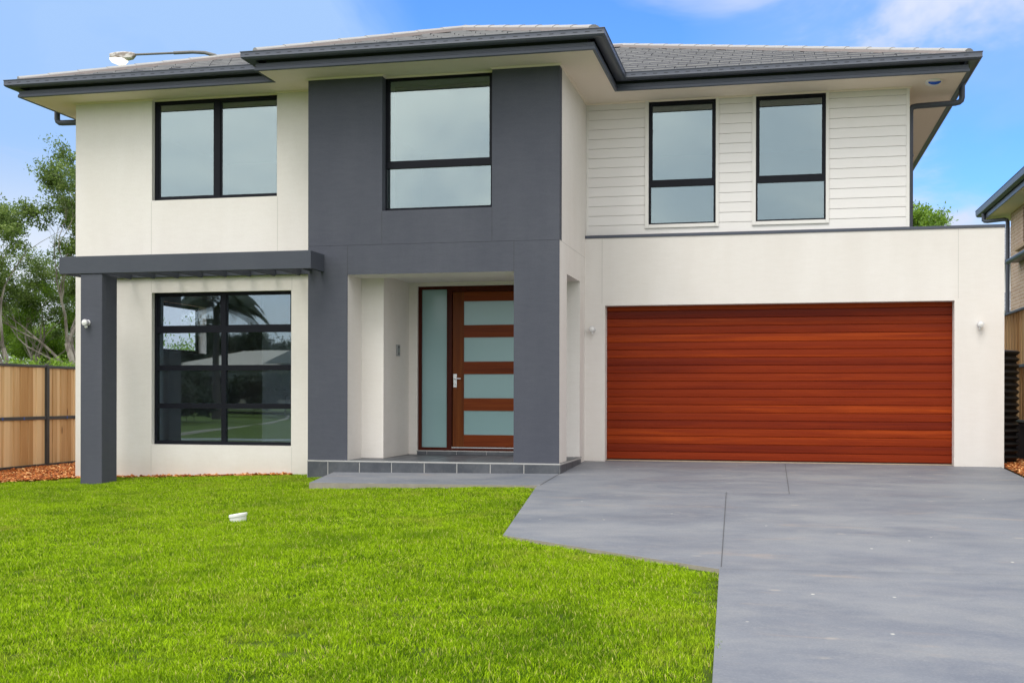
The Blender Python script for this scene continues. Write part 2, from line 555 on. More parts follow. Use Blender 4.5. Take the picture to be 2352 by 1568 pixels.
M_CONC = mat('driveway_concrete', concf, 0.6, 0.4)
M_CONCE = mat('raw_concrete_edge', lambda N, p, b: N.mix(N.noise(p, 9, 5, 0.7), (0.22, 0.195, 0.155), (0.36, 0.33, 0.28)), 0.9, 0.2)
M_CUT = mat('control_joint', lambda N, p, b: (0.06, 0.062, 0.068), 0.9)
M_SPLASH = mat('cement_splash', lambda N, p, b: N.mix(N.noise(p, 40), (0.24, 0.245, 0.26), (0.36, 0.36, 0.35)), 0.8)


def groundf(N, pos, bs):
    n = N.noise(pos, 3, 5, 0.6)
    f_ = N.noise(pos, 50, 3, 0.7)
    c = N.mix(N.ramp(n, 0.3, 0.7), (0.040, 0.070, 0.006), (0.080, 0.125, 0.010))
    return N.mix(N.ramp(f_, 0.45, 0.75, 0, 0.6), c, (0.060, 0.050, 0.020))


M_GROUND = mat('turf_ground', groundf, 0.9, 0.1)


def grassf(N, pos, bs):
    oi = N.n('ShaderNodeObjectInfo')
    at = N.n('ShaderNodeAttribute', attribute_name='bl')
    big = N.noise(pos, 0.45, 3, 0.55)
    mid = N.noise(pos, 2.8, 4, 0.6)
    v = at.outputs['Fac']
    k = N.math('ADD', N.math('MULTIPLY', v, 0.5), N.math('ADD', N.math('MULTIPLY', mid, 0.34), N.math('MULTIPLY', oi.outputs['Random'], 0.16)))
    c = N.mix(N.ramp(k, 0.25, 0.75), (0.044, 0.118, 0.002), (0.440, 0.650, 0.013))
    c = N.mix(N.ramp(big, 0.42, 0.68, 0, 0.45), c, (0.300, 0.450, 0.008))
    c = N.mix(N.ramp(N.noise(pos, 1.1, 4, 0.6), 0.50, 0.72, 0, 0.55), c, (0.090, 0.190, 0.006))
    olive = N.ramp(N.noise(N.vmath('ADD', pos, (7.3, 2.1, 0)), 1.7, 5, 0.65), 0.52, 0.72, 0, 0.50)
    c = N.mix(olive, c, (0.330, 0.350, 0.045))
    dry = N.ramp(v, 0.930, 0.945)
    c = N.mix(dry, c, (0.60, 0.55, 0.17))
    return c


def leafy(name, fn, trans=0.35, rough=0.5):
    m = mat(name, fn, rough, 0.25)
    t = m.node_tree
    bs = t.nodes['Principled BSDF']
    out = [n for n in t.nodes if n.type == 'OUTPUT_MATERIAL'][0]
    tl = t.nodes.new('ShaderNodeBsdfTranslucent')
    src = bs.inputs['Base Color'].links[0].from_socket
    t.links.new(src, tl.inputs[0])
    mx = t.nodes.new('ShaderNodeMixShader'); mx.inputs[0].default_value = trans
    t.links.new(bs.outputs[0], mx.inputs[1]); t.links.new(tl.outputs[0], mx.inputs[2])
    t.links.new(mx.outputs[0], out.inputs[0])
    return m


M_GRASS = leafy('grass_blade', grassf, 0.22, 0.7)
M_GRASS.node_tree.nodes['Principled BSDF'].inputs['Specular IOR Level'].default_value = 0.08


def leaff(c0, c1, c2):
    def f(N, pos, bs):
        at = N.n('ShaderNodeAttribute', attribute_name='bl')
        k = N.math('ADD', N.math('MULTIPLY', at.outputs['Fac'], 0.6), N.math('MULTIPLY', N.noise(pos, 0.9, 3), 0.4))
        c = N.mix(N.ramp(k, 0.2, 0.65), c0, c1)
        return N.mix(N.ramp(k, 0.62, 0.85), c, c2)
    return f


M_LEAF = leafy('gum_leaf', leaff((0.070, 0.115, 0.030), (0.185, 0.270, 0.060), (0.38, 0.45, 0.14)), 0.4)
M_LEAFB = leafy('bright_leaf', leaff((0.090, 0.170, 0.025), (0.240, 0.390, 0.040), (0.42, 0.56, 0.08)), 0.42)
M_LEAFD = leafy('dark_leaf', leaff((0.020, 0.035, 0.016), (0.035, 0.055, 0.022), (0.06, 0.085, 0.03)), 0.2)
M_BARK = mat('pale_bark', lambda N, p, b: N.mix(N.ramp(N.noise(N.mapv(p, (5, 5, 1.5)), 1.0, 5, 0.7), 0.35, 0.7), (0.17, 0.14, 0.12), (0.42, 0.38, 0.33)), 0.8, 0.2)
M_BARKD = mat('brown_bark', lambda N, p, b: N.mix(N.noise(p, 7, 5, 0.7), (0.06, 0.05, 0.04), (0.15, 0.12, 0.10)), 0.9, 0.2)


def chipf(N, pos, bs):
    at = N.n('ShaderNodeAttribute', attribute_name='bl')
    c = N.mix(N.ramp(at.outputs['Fac'], 0.0, 0.6), (0.20, 0.045, 0.012), (0.56, 0.18, 0.045))
    return N.mix(N.ramp(at.outputs['Fac'], 0.6, 1.0), c, (0.80, 0.46, 0.20))


M_CHIP = mat('bark_chip', chipf, 0.75, 0.2)
M_SOIL = mat('mulch_soil', lambda N, p, b: N.mix(N.noise(p, 30, 4), (0.055, 0.018, 0.009), (0.16, 0.055, 0.02)), 0.9, 0.1)


def paling(N, pos, bs):
    at = N.n('ShaderNodeAttribute', attribute_name='bl')
    ob = N.vmath('ADD', pos, N.vmath('MULTIPLY', N.n('ShaderNodeNewGeometry').outputs['Normal'], (0, 0, 0)))
    cb = N.n('ShaderNodeCombineXYZ'); N.put(cb.inputs[2], N.math('MULTIPLY', at.outputs['Fac'], 31.0))
    v = N.vmath('ADD', ob, cb.outputs[0])
    g = N.noise(N.mapv(v, (22, 22, 0.7)), 1.0, 5, 0.6, 0.5)
    k = N.math('ADD', N.math('MULTIPLY', g, 0.55), N.math('MULTIPLY', at.outputs['Fac'], 0.5))
    c = N.mix(N.ramp(k, 0.25, 0.8), (0.58, 0.34, 0.14), (0.93, 0.70, 0.40))
    kn = N.n('ShaderNodeTexVoronoi', feature='F1'); N.put(kn.inputs['Vector'], N.mapv(v, (5, 5, 1.5))); kn.inputs['Scale'].default_value = 1.0
    c = N.mix(N.ramp(kn.outputs['Distance'], 0.05, 0.14, 0.75, 0), c, (0.20, 0.09, 0.03))
    return c


M_PALING = mat('treated_pine_paling', paling, 0.8, 0.2)
M_FSTEEL = mat('grey_green_steel', lambda N, p, b: N.mix(N.noise(p, 6), (0.034, 0.036, 0.035), (0.055, 0.057, 0.056)), 0.4, 0.5)
M_TIE = mat('blue_plastic', lambda N, p, b: (0.03, 0.09, 0.35), 0.5)
M_TANK = mat('black_poly', lambda N, p, b: N.mix(N.noise(p, 5), (0.010, 0.010, 0.011), (0.018, 0.018, 0.02)), 0.5, 0.4)
M_WHITEP = mat('white_plastic', lambda N, p, b: N.mix(N.noise(p, 30), (0.74, 0.73, 0.71), (0.82, 0.81, 0.79)), 0.35, 0.5)
M_SILVER = mat('brushed_silver', lambda N, p, b: N.mix(N.noise(p, 60), (0.62, 0.61, 0.62), (0.72, 0.71, 0.72)), 0.35, 0.5, 0.4)
M_STEELD = mat('brushed_steel', lambda N, p, b: N.mix(N.noise(p, 60), (0.30, 0.30, 0.31), (0.40, 0.40, 0.41)), 0.35, 0.5, 0.6)
M_CHROME = mat('satin_chrome', lambda N, p, b: N.mix(N.noise(p, 60), (0.70, 0.70, 0.73), (0.80, 0.80, 0.83)), 0.25, 0.5, 0.7)
M_BLUEL = mat('blue_lens', lambda N, p, b: (0.010, 0.10, 0.62), 0.2, 0.5)
M_DGREY = mat('dark_grey_plastic', lambda N, p, b: (0.05, 0.055, 0.07), 0.4)


def brickf(c1, c2, mortar, w=0.23, h=0.086, horiz='y'):
    def f(N, pos, bs):
        sp = N.n('ShaderNodeSeparateXYZ'); N.put(sp.inputs[0], pos)
        cb = N.n('ShaderNodeCombineXYZ')
        N.put(cb.inputs[0], N.math('ADD', sp.outputs[0], sp.outputs[1])); N.put(cb.inputs[1], sp.outputs[2])
        bt = N.n('ShaderNodeTexBrick', offset=0.5)
        N.put(bt.inputs['Vector'], cb.outputs[0])
        N.put(bt.inputs['Color1'], c1); N.put(bt.inputs['Color2'], c2); N.put(bt.inputs['Mortar'], mortar)
        bt.inputs['Scale'].default_value = 1.0
        bt.inputs['Brick Width'].default_value = w
        bt.inputs['Row Height'].default_value = h
        bt.inputs['Mortar Size'].default_value = 0.006
        bt.inputs['Mortar Smooth'].default_value = 0.1
        bump(N, bs, N.math('SUBTRACT', 1.0, bt.outputs['Fac']), 0.5, 0.006)
        return N.mix(N.ramp(N.noise(pos, 12, 4), 0.4, 0.7, 0, 0.3), bt.outputs['Color'], tuple(x * 0.75 for x in c1))
    return f


M_BRICK = mat('tan_brick', brickf((0.42, 0.28, 0.195), (0.52, 0.37, 0.27), (0.66, 0.60, 0.53)), 0.85, 0.2)
M_SILLB = mat('brick_sill', lambda N, p, b: N.mix(N.noise(p, 10), (0.36, 0.25, 0.15), (0.46, 0.33, 0.21)), 0.85)
M_RETAIN = mat('retaining_wall', lambda N, p, b: N.mix(N.noise(p, 6, 4), (0.016, 0.015, 0.015), (0.04, 0.036, 0.034)), 0.9)
M_POLE = mat('galvanised_steel', lambda N, p, b: N.mix(N.noise(p, 4), (0.10, 0.10, 0.10), (0.19, 0.19, 0.19)), 0.6, 0.4)
M_LAMPH = mat('weathered_lamp_casing', lambda N, p, b: N.mix(N.ramp(N.noise(p, 5, 4), 0.4, 0.6), (0.30, 0.25, 0.22), (0.66, 0.63, 0.60)), 0.6)


def emi(name, col, st):
    m = bpy.data.materials.new(name); m.use_nodes = True
    b = m.node_tree.nodes['Principled BSDF']
    b.inputs['Base Color'].default_value = (0.9, 0.88, 0.84, 1)
    b.inputs['Emission Color'].default_value = (*col, 1); b.inputs['Emission Strength'].default_value = st
    return m


M_LAMPG = emi('lit_lamp_lens', (1.0, 0.93, 0.86), 1.1)

# ------------------------------------------------------------------ dimensions found from the photograph
CAMX, CAMY = 2.445, -16.927
XD, XDL, YD, YL, YW = -0.297, -3.756, -2.05, -1.517, 0.109
XL, XR, GR = -7.628, 4.223, 5.4375
ZS = 5.222


def clampf(v, a, b): return max(a, min(b, v))


def kerb_x(y):
    t = (-22.0 - y)
    return -18.0 - 0.14 * t - 0.0045 * t * t


def zg(x, y):
    """height of the ground"""
    f = clampf((y + 20) / 4.0, 0, 1)
    z = 0.028 * clampf(y, -18, 0) + 0.03 * clampf(x + 0.5, -10, 0) * f
    if y < -20:
        kx = kerb_x(y)
        if x < kx: z += min(0.012 * (kx - x) + 0.12, 0.9)
    return z


# ================================================================== THE SETTING
# ground sheet
xs = sorted(set([-400, -250, -150, -90] + [-60 + 3 * i for i in range(14)] + [-18 + 0.75 * i for i in range(40)] + [12.5, 16, 25, 45, 90, 180, 400]))
ys = sorted(set([-400, -250, -150] + [-100 + 4 * i for i in range(20)] + [-20 + 0.75 * i for i in range(34)] + [6, 12, 25, 45, 90, 180, 400]))
V, F = [], []
for y in ys:
    for x in xs:
        V.append((x, y, zg(x, y) - 0.030))
nx = len(xs)
for j in range(len(ys) - 1):
    for i in range(nx - 1):
        F.append((j * nx + i, j * nx + i + 1, (j + 1) * nx + i + 1, (j + 1) * nx + i))
b = MB(); b.add(V, F)
tag(b.build('ground', M_GROUND), kind='structure')

# driveway slab: outline on the ground, cut into strips so that it follows the fall
DRV = [(-0.297, 0.0), (-0.297, -2.05), (-0.241, -3.60), (0.22, -7.425), (2.056, -8.696), (2.165, -11.63), (2.35, -19.5), (5.44, -19.5), (5.40, -0.0)]


def slab(mb, outline, top, thick, mi_top=0, mi_side=1):
    n = len(outline)
    vt = [(x, y, top(x, y)) for x, y in outline]
    vb = [(x, y, top(x, y) - thick) for x, y in outline]
    mb.add(vt, [tuple(range(n))], mi_top)
    mb.add(vt + vb, [(i, n + i, n + (i + 1) % n, (i + 1) % n) for i in range(n)], mi_side)


def drv_z(x, y): return 0.028 * clampf(y, -18, 0) + 0.0


b = MB()
# two planar pieces: everything from the garage down to y=-18, then the flat crossing
slab(b, [(5.40, 0.18), (0.02, 0.18), (-0.297, 0.0), (-0.290, -3.50), (-0.241, -3.876), (0.22, -7.425), (2.056, -8.696), (2.165, -11.63), (2.35, -18.0), (5.44, -18.0)],
     lambda x, y: 0.028 * min(y, 0.0), 0.12)
slab(b, [(2.35, -18.001), (1.6, -21.5), (6.3, -21.5), (5.44, -18.001)], lambda x, y: -0.504, 0.12)
drive = tag(b.build('driveway', [M_CONC, M_CONCE]), kind='structure')
# control joints (saw cuts) and cement splashes lying on the slab
b = MB()


def ribbon(mb, pts, w, dz, zf, mi=0):
    pts = [Vector((x, y)) for x, y in pts]
    V, F = [], []
    for i, p in enumerate(pts):
        t = (pts[min(i + 1, len(pts) - 1)] - pts[max(i - 1, 0)]).normalized()
        nrm = Vector((-t.y, t.x))
        ww = w[i] if isinstance(w, (list, tuple)) else w
        for s in (-1, 1):
            q = p + nrm * ww * 0.5 * s
            V.append((q.x, q.y, zf(q.x, q.y) + dz))
    for i in range(len(pts) - 1):
        F.append((2 * i, 2 * i + 1, 2 * i + 3, 2 * i + 2))
    mb.add(V, F, mi)


zdr = lambda x, y: 0.028 * min(y, 0.0)
ribbon(b, [(2.553, -0.02), (2.575, -3.889)], 0.006, 0.004, zdr)
ribbon(b, [(1.901, -3.841), (2.066, -8.62)], 0.006, 0.004, zdr)
ribbon(b, [(-0.26, -3.84), (1.0, -3.865), (5.40, -3.93)], 0.003, 0.004, zdr)
ribbon(b, [(2.06, -8.70), (3.4, -8.60), (5.40, -8.45)], 0.003, 0.004, zdr)
ribbon(b, [(-0.288, -2.07), (-0.255, -3.49)], 0.008, 0.004, zdr)
tag(b.build('driveway_joints', M_CUT), kind='structure')
# path slab to the porch
b = MB()
ptop = lambda x, y: -0.108 + 0.012 * clampf(x + 0.3, -3.2, 0) * 0.25 + 0.010 * (y + 3.3)
slab(b, [(-0.292, -3.50), (-0.292, -2.066), (-3.38, -2.066), (-3.150, -3.46)], lambda x, y: 0.028 * y + 0.0095 * (x + 0.29) + 0.001, 0.14)
tag(b.build('path', [M_CONC, M_CONCE]), kind='structure')

# road behind the photographer, seen only in the window's reflection
b = MB()
ny = [-21.0 - 3.0 * i for i in range(30)]
V, F = [], []
for y in ny:
    V += [(kerb_x(y), y, -0.535), (60, y, -0.535)]
for i in range(len(ny) - 1):
    F.append((2 * i, 2 * i + 2, 2 * i + 3, 2 * i + 1))
b.add(V, F)
b.add([(-60, -21, -0.531), (60, -21, -0.531), (60, -22.2, -0.531), (-60, -22.2, -0.531)], [(0, 3, 2, 1)])
M_ROAD = mat('road_asphalt', lambda N, p, bs: N.mix(N.noise(p, 3, 5), (0.17, 0.18, 0.19), (0.23, 0.24, 0.25)), 0.85)
tag(b.build('road', M_ROAD), kind='structure')
b = MB()
kp = [(kerb_x(y) - 0.15, y) for y in ny]
b.sweep([(-0.08, -0.6), (-0.08, -0.42), (0.05, -0.42), (0.10, -0.5), (0.10, -0.6)], kp[::-1])
tag(b.build('kerb', M_CONCE), kind='structure')

# ================================================================== THE HOUSE
house = empty('house', (-1.6, -2.0, 0.0))
tag(house, 'two-storey house with cream render, dark grey entry block and red timber garage door', 'house')

# ---- left wall
b = MB()
b.panel(FY(YL), XL, XDL, -0.5, ZS, [(-6.394, -4.449, 3.755, ZS), (-6.394, -4.229, 0.231, 2.423)], 0.20)
b.box(-6.394, -4.449, YL + 0.002, YL + 0.19, 3.745, 3.755)      # sills
for (x, z0, z1) in ((-6.40, 2.9, 3.75), (-4.44, 2.9, 3.75), (-6.40, 2.43, 2.6), (-4.22, 2.43, 2.6), (-6.40, -.3, .22), (-4.22, -.3, .22)):
    b.box(x - .003, x + .003, YL - .0015, YL + .01, z0, z1, 1)
wl = b.build('wall', [M_LIGHT, M_JOINT], house)
b = MB()
b.panel(FXm(XL), YL + 0.20, 9.4, -0.5, ZS, [(0.25, 2.16, 1.66, 2.50)], 0.18)
b.box(XL + 0.18, XR - 0.18, 9.2, 9.4, -0.5, ZS)
b.build('wall', M_LIGHT, house)

# ---- entry block
opening = (-3.19, -0.899, -1.0, 2.565)
b = MB()
b.panel(FY(YD), XDL, XD, 2.960, ZS, [(-2.704, -1.1955, 3.406, ZS)], 0.16)
b.panel(FY(YD), XDL, XD, 0.072, 2.957, [(-3.19, -0.899, -1.0, 2.565)], 0.012)
b.box(XDL + .01, XD - .01, YD + .006, YD + .012, 2.955, 2.962, 1)
for (x, z0, z1) in ((-3.19, 2.57, 2.955), (-0.899, 2.57, 2.955), (-2.706, 2.965, 3.40), (-1.194, 2.965, 3.40)):
    b.box(x - .003, x + .003, YD - .0012, YD + .005, z0, z1, 1)
b.build('entry_wall', [M_DARK, M_JOINTD], house)
b = MB()
b.panel(FY(YD + 0.012), XDL + .001, XD, 0.072, 2.957, [(-3.19, -0.899, -1.0, 2.565)], 0.535)
b.panel(FY(YD + 0.16), XDL + .001, XD, 2.957, ZS, [(-2.704, -1.1955, 3.406, ZS)], 0.387)
# right return wall with its side opening
b.panel(FXp(XD), YD + 0.547, -0.0, 0.072, ZS, [(YD + 0.547, -0.437, -1.0, 2.57)], 0.32)
b.box(XD - 0.32, XD, -0.43, 0.0, -0.3, 0.072)
b.box(XD - 0.32, XD - .001, 0.0, YW + .1, 2.5, ZS)
b.box(XD - .002, XD + .0012, YD + .02, -.01, 2.954, 2.960, 1)
# porch: pier, back wall, ceiling
b.box(-3.50, -2.868, YD + .548, -0.371, 0.08, 2.62)
b.panel(FY(-0.371), -2.867, -0.62, 0.08, 2.62, [(-2.735, -0.95, 0.138, 2.552)], 0.13)
b.box(-3.3, -0.33, YD + .548, -0.35, 2.60, 2.68)
b.box(-2.868, -0.62, -0.411, -0.3725, 2.575, 2.599)
b.box(XDL + .002, -3.5, YD + .548, YL, -.3, ZS)
b.build('porch_wall', [M_LIGHT, M_JOINT], house)

# plinth and porch floor
b = MB()
b.box(XDL - .004, XD + .012, YD - .008, -0.432, -0.35, 0.058, 1)
px = [XDL - .004, -3.462, -3.013, -2.561, -2.107, -1.66, -1.208, -0.759, XD + .016]
for i in range(8):
    b.bbox(px[i] + .007, px[i + 1] - .007, YD - .016, YD - .009, -0.33, 0.052, .002, 0)
py = [YD - .012, -1.62, -1.17, -0.72, -0.434]
for i in range(4):
    b.bbox(XD + .013, XD + .020, py[i] + .004, py[i + 1] - .004, -0.33, 0.052, .002, 0)
b.box(XDL - .004, XD + .02, YD - .0165, YD - .004, 0.0585, 0.0705, 1)
b.build('porch_plinth', [M_SLATE, M_GROUT], house)
b = MB()
b.box(-3.5, XD + .008, YD - .002, -0.30, 0.0590, 0.072, 1)
for i in range(-1, 8):
    for j in range(4):
        x0 = -3.19 + 0.452 * i + .1; y0 = YD - .004 + 0.452 * j
        x0c, x1c = max(x0 + .006, -3.48), min(x0 + .446, XD + .006)
        y1c = min(y0 + .446, -0.31)
        if x1c > x0c + .02 and y1c > y0 + .02:
            b.bbox(x0c, x1c, y0 + .006, y1c, 0.066, 0.0775, .002, 0)
for i in range(5):
    b.bbox(-2.735 + .452 * i + .002 - (.3 if i else 0), -2.735 + .452 * (i + 1) - .004 - .3, -0.380, -0.3715, 0.079, 0.134, .002, 0)
b.box(-2.745, -0.95, -0.384, -0.31, 0.128, 0.1385, 1)
b.build('porch_floor', [M_SLATE, M_GROUT], house)

# ---- garage wall
b = MB()
b.panel(FY(0.0), XD, GR, -0.3, 3.2345, [(0.0, 4.8, -1, 2.2548)], 0.215)
b.box(4.95, 5.10, 0.215, 6.5, -0.3, 3.1)
for x in (-0.045, 4.848):
    b.box(x - .003, x + .003, -.0015, .01, 2.28, 3.23, 1)
b.build('garage_wall', [M_LIGHT, M_JOINT], house)
b = MB()
b.bbox(XD + .004, GR + .008, -0.012, 0.235, 3.2348, 3.2764, .003)
b.build('parapet_capping', M_GUTTER, house)
b = MB()
b.add([(XR, 0.2, 3.0), (5.2, 0.2, 3.0), (5.2, 6.5, 3.1), (XR, 6.5, 3.1)], [(0, 1, 2, 3)])
b.build('low_roof', M_GUTTER, house)

# ---- garage door
b = MB()
z0, n, hgt = 0.022, 20, 0.1138
for i in range(n):
    a, c = z0 + i * hgt, min(z0 + (i + 1) * hgt, 2.262)
    y = 0.200
    prof = [(y + .012, a), (y + .004, a + .0035), (y, a + .0075), (y - .0015, (a + c) / 2), (y, c - .004), (y + .009, c - .0005), (y + .012, c)]
    Vv = []
    for x in (-0.02, 4.82):
        Vv += [(x, p, q) for p, q in prof]
    k = len(prof)
    b.add(Vv, [(j, k + j, k + j + 1, j + 1) for j in range(k - 1)])
gd = b.build('garage_door', M_GDOOR, house)
b = MB(); b.box(-0.01, 4.81, 0.19, 0.215, 0.004, 0.0215); b.build('rubber_seal', M_FRAME, gd)
b = MB(); b.bbox(0.002, 4.798, 0.150, 0.188, -0.03, 0.012, .003)
b.build('threshold', mat('threshold_timber', lambda N, p, bs: N.mix(N.noise(p, 14), (0.30, 0.22, 0.14), (0.46, 0.36, 0.25)), 0.8), gd)

# ---- weatherboard wall
Z0, BH = 3.427, 0.1405
b = MB()


def boards(mb, x0, x1, zlo, zhi, holes=()):
    k = -2
    while Z0 + k * BH < zhi:
        a, c = max(Z0 + k * BH, zlo), min(Z0 + (k + 1) * BH, zhi)
        k += 1
        if c - a < 0.01: continue
        P = [(YW + .012, a), (YW + .012, a + .0065), (YW - .003, a + .0075), (YW + .001, c)]
        if a == zlo: P = P[2:]; P[0] = (YW - .003, a)
        P = P + [(YW + .012, c)]
        V = []
        for x in (x0, x1): V += [(x, p, q) for p, q in P]
        m = len(P)
        mb.add(V, [(j, m + j, m + j + 1, j + 1) for j in range(m - 1)])


boards(b, XD + .0, 0.60, 3.2, ZS)
boards(b, 1.60, 2.10, 3.2, ZS)
boards(b, 3.13, XR - .03, 3.2, ZS)
boards(b, 0.60, 1.60, 3.2, 3.40)
boards(b, 2.10, 3.13, 3.2, 3.40)
b.panel(FY(YW + .0125), XD, XR - .01, 3.0, ZS, [(0.619, 1.579, 3.426, 5.2), (2.138, 3.107, 3.426, 5.2)], 0.12)
b.build('weatherboard_wall', M_CLAD, house)
b = MB()
b.bbox(XR - .045, XR, YW - .014, YW + .03, 3.2, ZS, .002)
b.bbox(XD, XD + .035, YW - .010, YW + .01, 3.2, ZS, .002)
b.panel(FXp(XR - .001), YW + .03, 9.2, 3.0, ZS, [], 0.15)
b.build('corner_trim', M_TRIM, house)


# ---- windows
def window(x0, x1, z0, z1, y, panes, glass, sashes=(), name='window', thick=0.07):
    """frame slab facing -y with pane holes; the sash rings stand 12 mm back, the glass 30 mm back"""
    b = MB()
    holes = [(p[0] - s, p[1] + s, p[2] - s, p[3] + s) for p, s in zip(panes, [0.020 if i in sashes else 0.004 for i in range(len(panes))])]
    b.panel(FY(y), x0 + .001, x1 - .001, z0 + .001, z1 - .001, holes, thick)
    for i, p in enumerate(panes):
        if i in sashes:
            h = holes[i]
            b.panel(FY(y + .012), h[0] + .001, h[1] - .001, h[2] + .001, h[3] - .001, [(p[0], p[1], p[2], p[3])], .04)
    w = b.build(name, M_FRAME, house)
    for i, p in enumerate(panes):
        g = MB()
        e = .004 if i not in sashes else .0
        g.box(p[0] - e, p[1] + e, y + .030, y + .036, p[2] - e, p[3] + e)
        g.build('pane', glass, w)
    return w


window(-6.394, -4.449, 3.755, 5.215, YL + .08, [(-6.320, -5.470, 3.821, 5.149), (-5.345, -4.492, 3.815, 5.139)], M_GLASS, (0, 1))
window(-2.704, -1.1955, 3.412, 5.218, YD + .14, [(-2.648, -1.268, 4.091, 5.167), (-2.682, -1.249, 3.462, 3.986)], M_GLASS, (0,))
w1 = window(0.619, 1.579, 3.426, 5.204, YW - .004, [(0.672, 1.525, 4.071, 5.141), (0.654, 1.544, 3.450, 3.967)], M_GLASS, (0,))
w2 = window(2.138, 3.107, 3.426, 5.204, YW - .004, [(2.192, 3.050, 4.075, 5.149), (2.169, 3.076, 3.453, 3.971)], M_GLASS, (0,))
wb = window(-6.394, -4.229, 0.236, 2.423, YL + .08,
            [(-6.326, -5.360, 1.949, 2.370), (-5.250, -4.283, 1.951, 2.374),
             (-6.345, -5.342, 1.380, 1.839), (-5.262, -4.266, 1.380, 1.839),
             (-6.345, -5.342, 0.830, 1.296), (-5.262, -4.266, 0.830, 1.296),
             (-6.345, -5.342, 0.290, 0.748), (-5.262, -4.266, 0.286, 0.748)], M_GLASS2, (0, 1))
# white surrounds of the two weatherboard windows
for (x0, x1) in ((0.566, 1.624), (2.089, 3.148)):
    b = MB()
    b.bbox(x0, x0 + .052, YW - .024, YW + .006, 3.374, 5.215, .002)
    b.bbox(x1 - .045, x1, YW - .024, YW + .006, 3.374, 5.215, .002)
    b.bbox(x0 + .053, x1 - .046, YW - .024, YW + .006, 3.374, 3.425, .002)
    b.build('window_surround', M_TRIM, house)
# side window of the front room, seen through the big window
b = MB()
b.panel(FXm(XL + .01), 0.25, 2.16, 1.66, 2.50, [(0.31, 2.10, 1.72, 2.44)], 0.03)
ws = b.build('window', M_FRAME, house)
g = MB(); g.box(XL + .02, XL + .026, .30, 2.11, 1.71, 2.45); g.build('pane', M_GLASS3, ws)
b = MB()
b.panel(FXp(XL + .20), 0.17, 2.24, 1.58, 2.58, [(0.26, 2.15, 1.67, 2.49)], 0.019)
b.build('window_trim', M_INSIDEB, house)

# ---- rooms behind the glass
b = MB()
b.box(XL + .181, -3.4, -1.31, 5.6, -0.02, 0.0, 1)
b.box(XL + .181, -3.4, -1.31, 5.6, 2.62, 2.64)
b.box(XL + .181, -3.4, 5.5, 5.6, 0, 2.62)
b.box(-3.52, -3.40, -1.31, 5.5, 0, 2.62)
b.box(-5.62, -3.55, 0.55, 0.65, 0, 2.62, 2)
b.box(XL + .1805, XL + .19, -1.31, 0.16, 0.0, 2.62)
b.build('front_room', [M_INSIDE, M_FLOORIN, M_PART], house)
b = MB(); b.box(-6.392, -6.352, YL + .152, YL + .26, .24, 2.41); b.build('window_trim', M_INSIDEB, house)
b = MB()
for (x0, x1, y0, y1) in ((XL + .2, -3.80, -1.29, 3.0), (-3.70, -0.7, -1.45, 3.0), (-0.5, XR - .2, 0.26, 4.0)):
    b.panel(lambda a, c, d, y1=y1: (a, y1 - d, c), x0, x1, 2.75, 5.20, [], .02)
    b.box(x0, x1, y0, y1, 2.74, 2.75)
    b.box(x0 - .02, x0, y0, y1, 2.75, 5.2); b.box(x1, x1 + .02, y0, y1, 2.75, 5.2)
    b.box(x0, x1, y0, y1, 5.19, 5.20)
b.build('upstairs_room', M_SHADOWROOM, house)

# ---- front door
YF = -0.321
b = MB()
b.panel(FY(YF), -2.735, -0.951, 0.139, 2.551, [(-2.684, -2.297, 0.183, 2.506), (-2.222, -1.002, 0.176, 2.470)], 0.10)
df = b.build('door_frame', M_DFRAME, house)
g = MB(); g.box(-2.684, -2.297, YF + .035, YF + .047, .183, 2.506); g.build('sidelight', M_FROST, df)
b = MB(); b.bbox(-2.222, -1.002, YF - .006, YF + .06, .1765, .190, .002); b.build('sill', M_CHROME, df)
rails = [0.196, 0.371, 0.724, 0.907, 1.260, 1.443, 1.797, 1.979, 2.327, 2.466]
b = MB()
yd = YF + .030
b.box(-2.214, -2.046, yd, yd + .045, .196, 2.466, 1)
b.box(-1.178, -1.010, yd, yd + .045, .196, 2.466, 1)
for i in range(0, 10, 2):
    b.box(-2.0455, -1.1785, yd + .0015, yd + .044, rails[i], rails[i + 1], 0)
fd = b.build('front_door', [M_DOORX, M_DOORZ], house)
for i in range(1, 9, 2):
    g = MB(); g.box(-2.0455, -1.1785, yd + .014, yd + .026, rails[i], rails[i + 1]); g.build('glass_panel', M_FROST, fd)
b = MB()
b.bbox(-2.203, -2.150, yd - .012, yd - .001, 1.066, 1.265, .004)
b.tube([(-2.176, yd - .01, 1.195), (-2.176, yd - .055, 1.195)], .011, 10)
b.tube([(-2.180, yd - .052, 1.195), (-2.14, yd - .056, 1.195), (-2.078, yd - .050, 1.193)], [.011, .009, .008], 10)
b.lathe([(.016, 0), (.016, .010), (.012, .013)], (-2.176, yd - .012, 1.115), '-y', 16)
b.build('door_handle', M_CHROME, fd, smooth=True)

# ---- eaves: soffit, fascia, gutter
FAS = [(-8.21, 9.9), (-8.21, -2.026), (-4.274, -2.026), (-4.274, -2.590), (0.2316, -2.590), (0.2316, -0.553), (4.893, -0.553), (4.893, 9.9)]
b = MB()
inner = [(-8.19, 9.88), (-8.19, -2.006), (-4.254, -2.006), (-4.254, -2.570), (0.2116, -2.570), (0.2116, -0.533), (4.873, -0.533), (4.873, 9.88)]
b.add([(x, y, ZS) for x, y in inner], [tuple(range(8))])
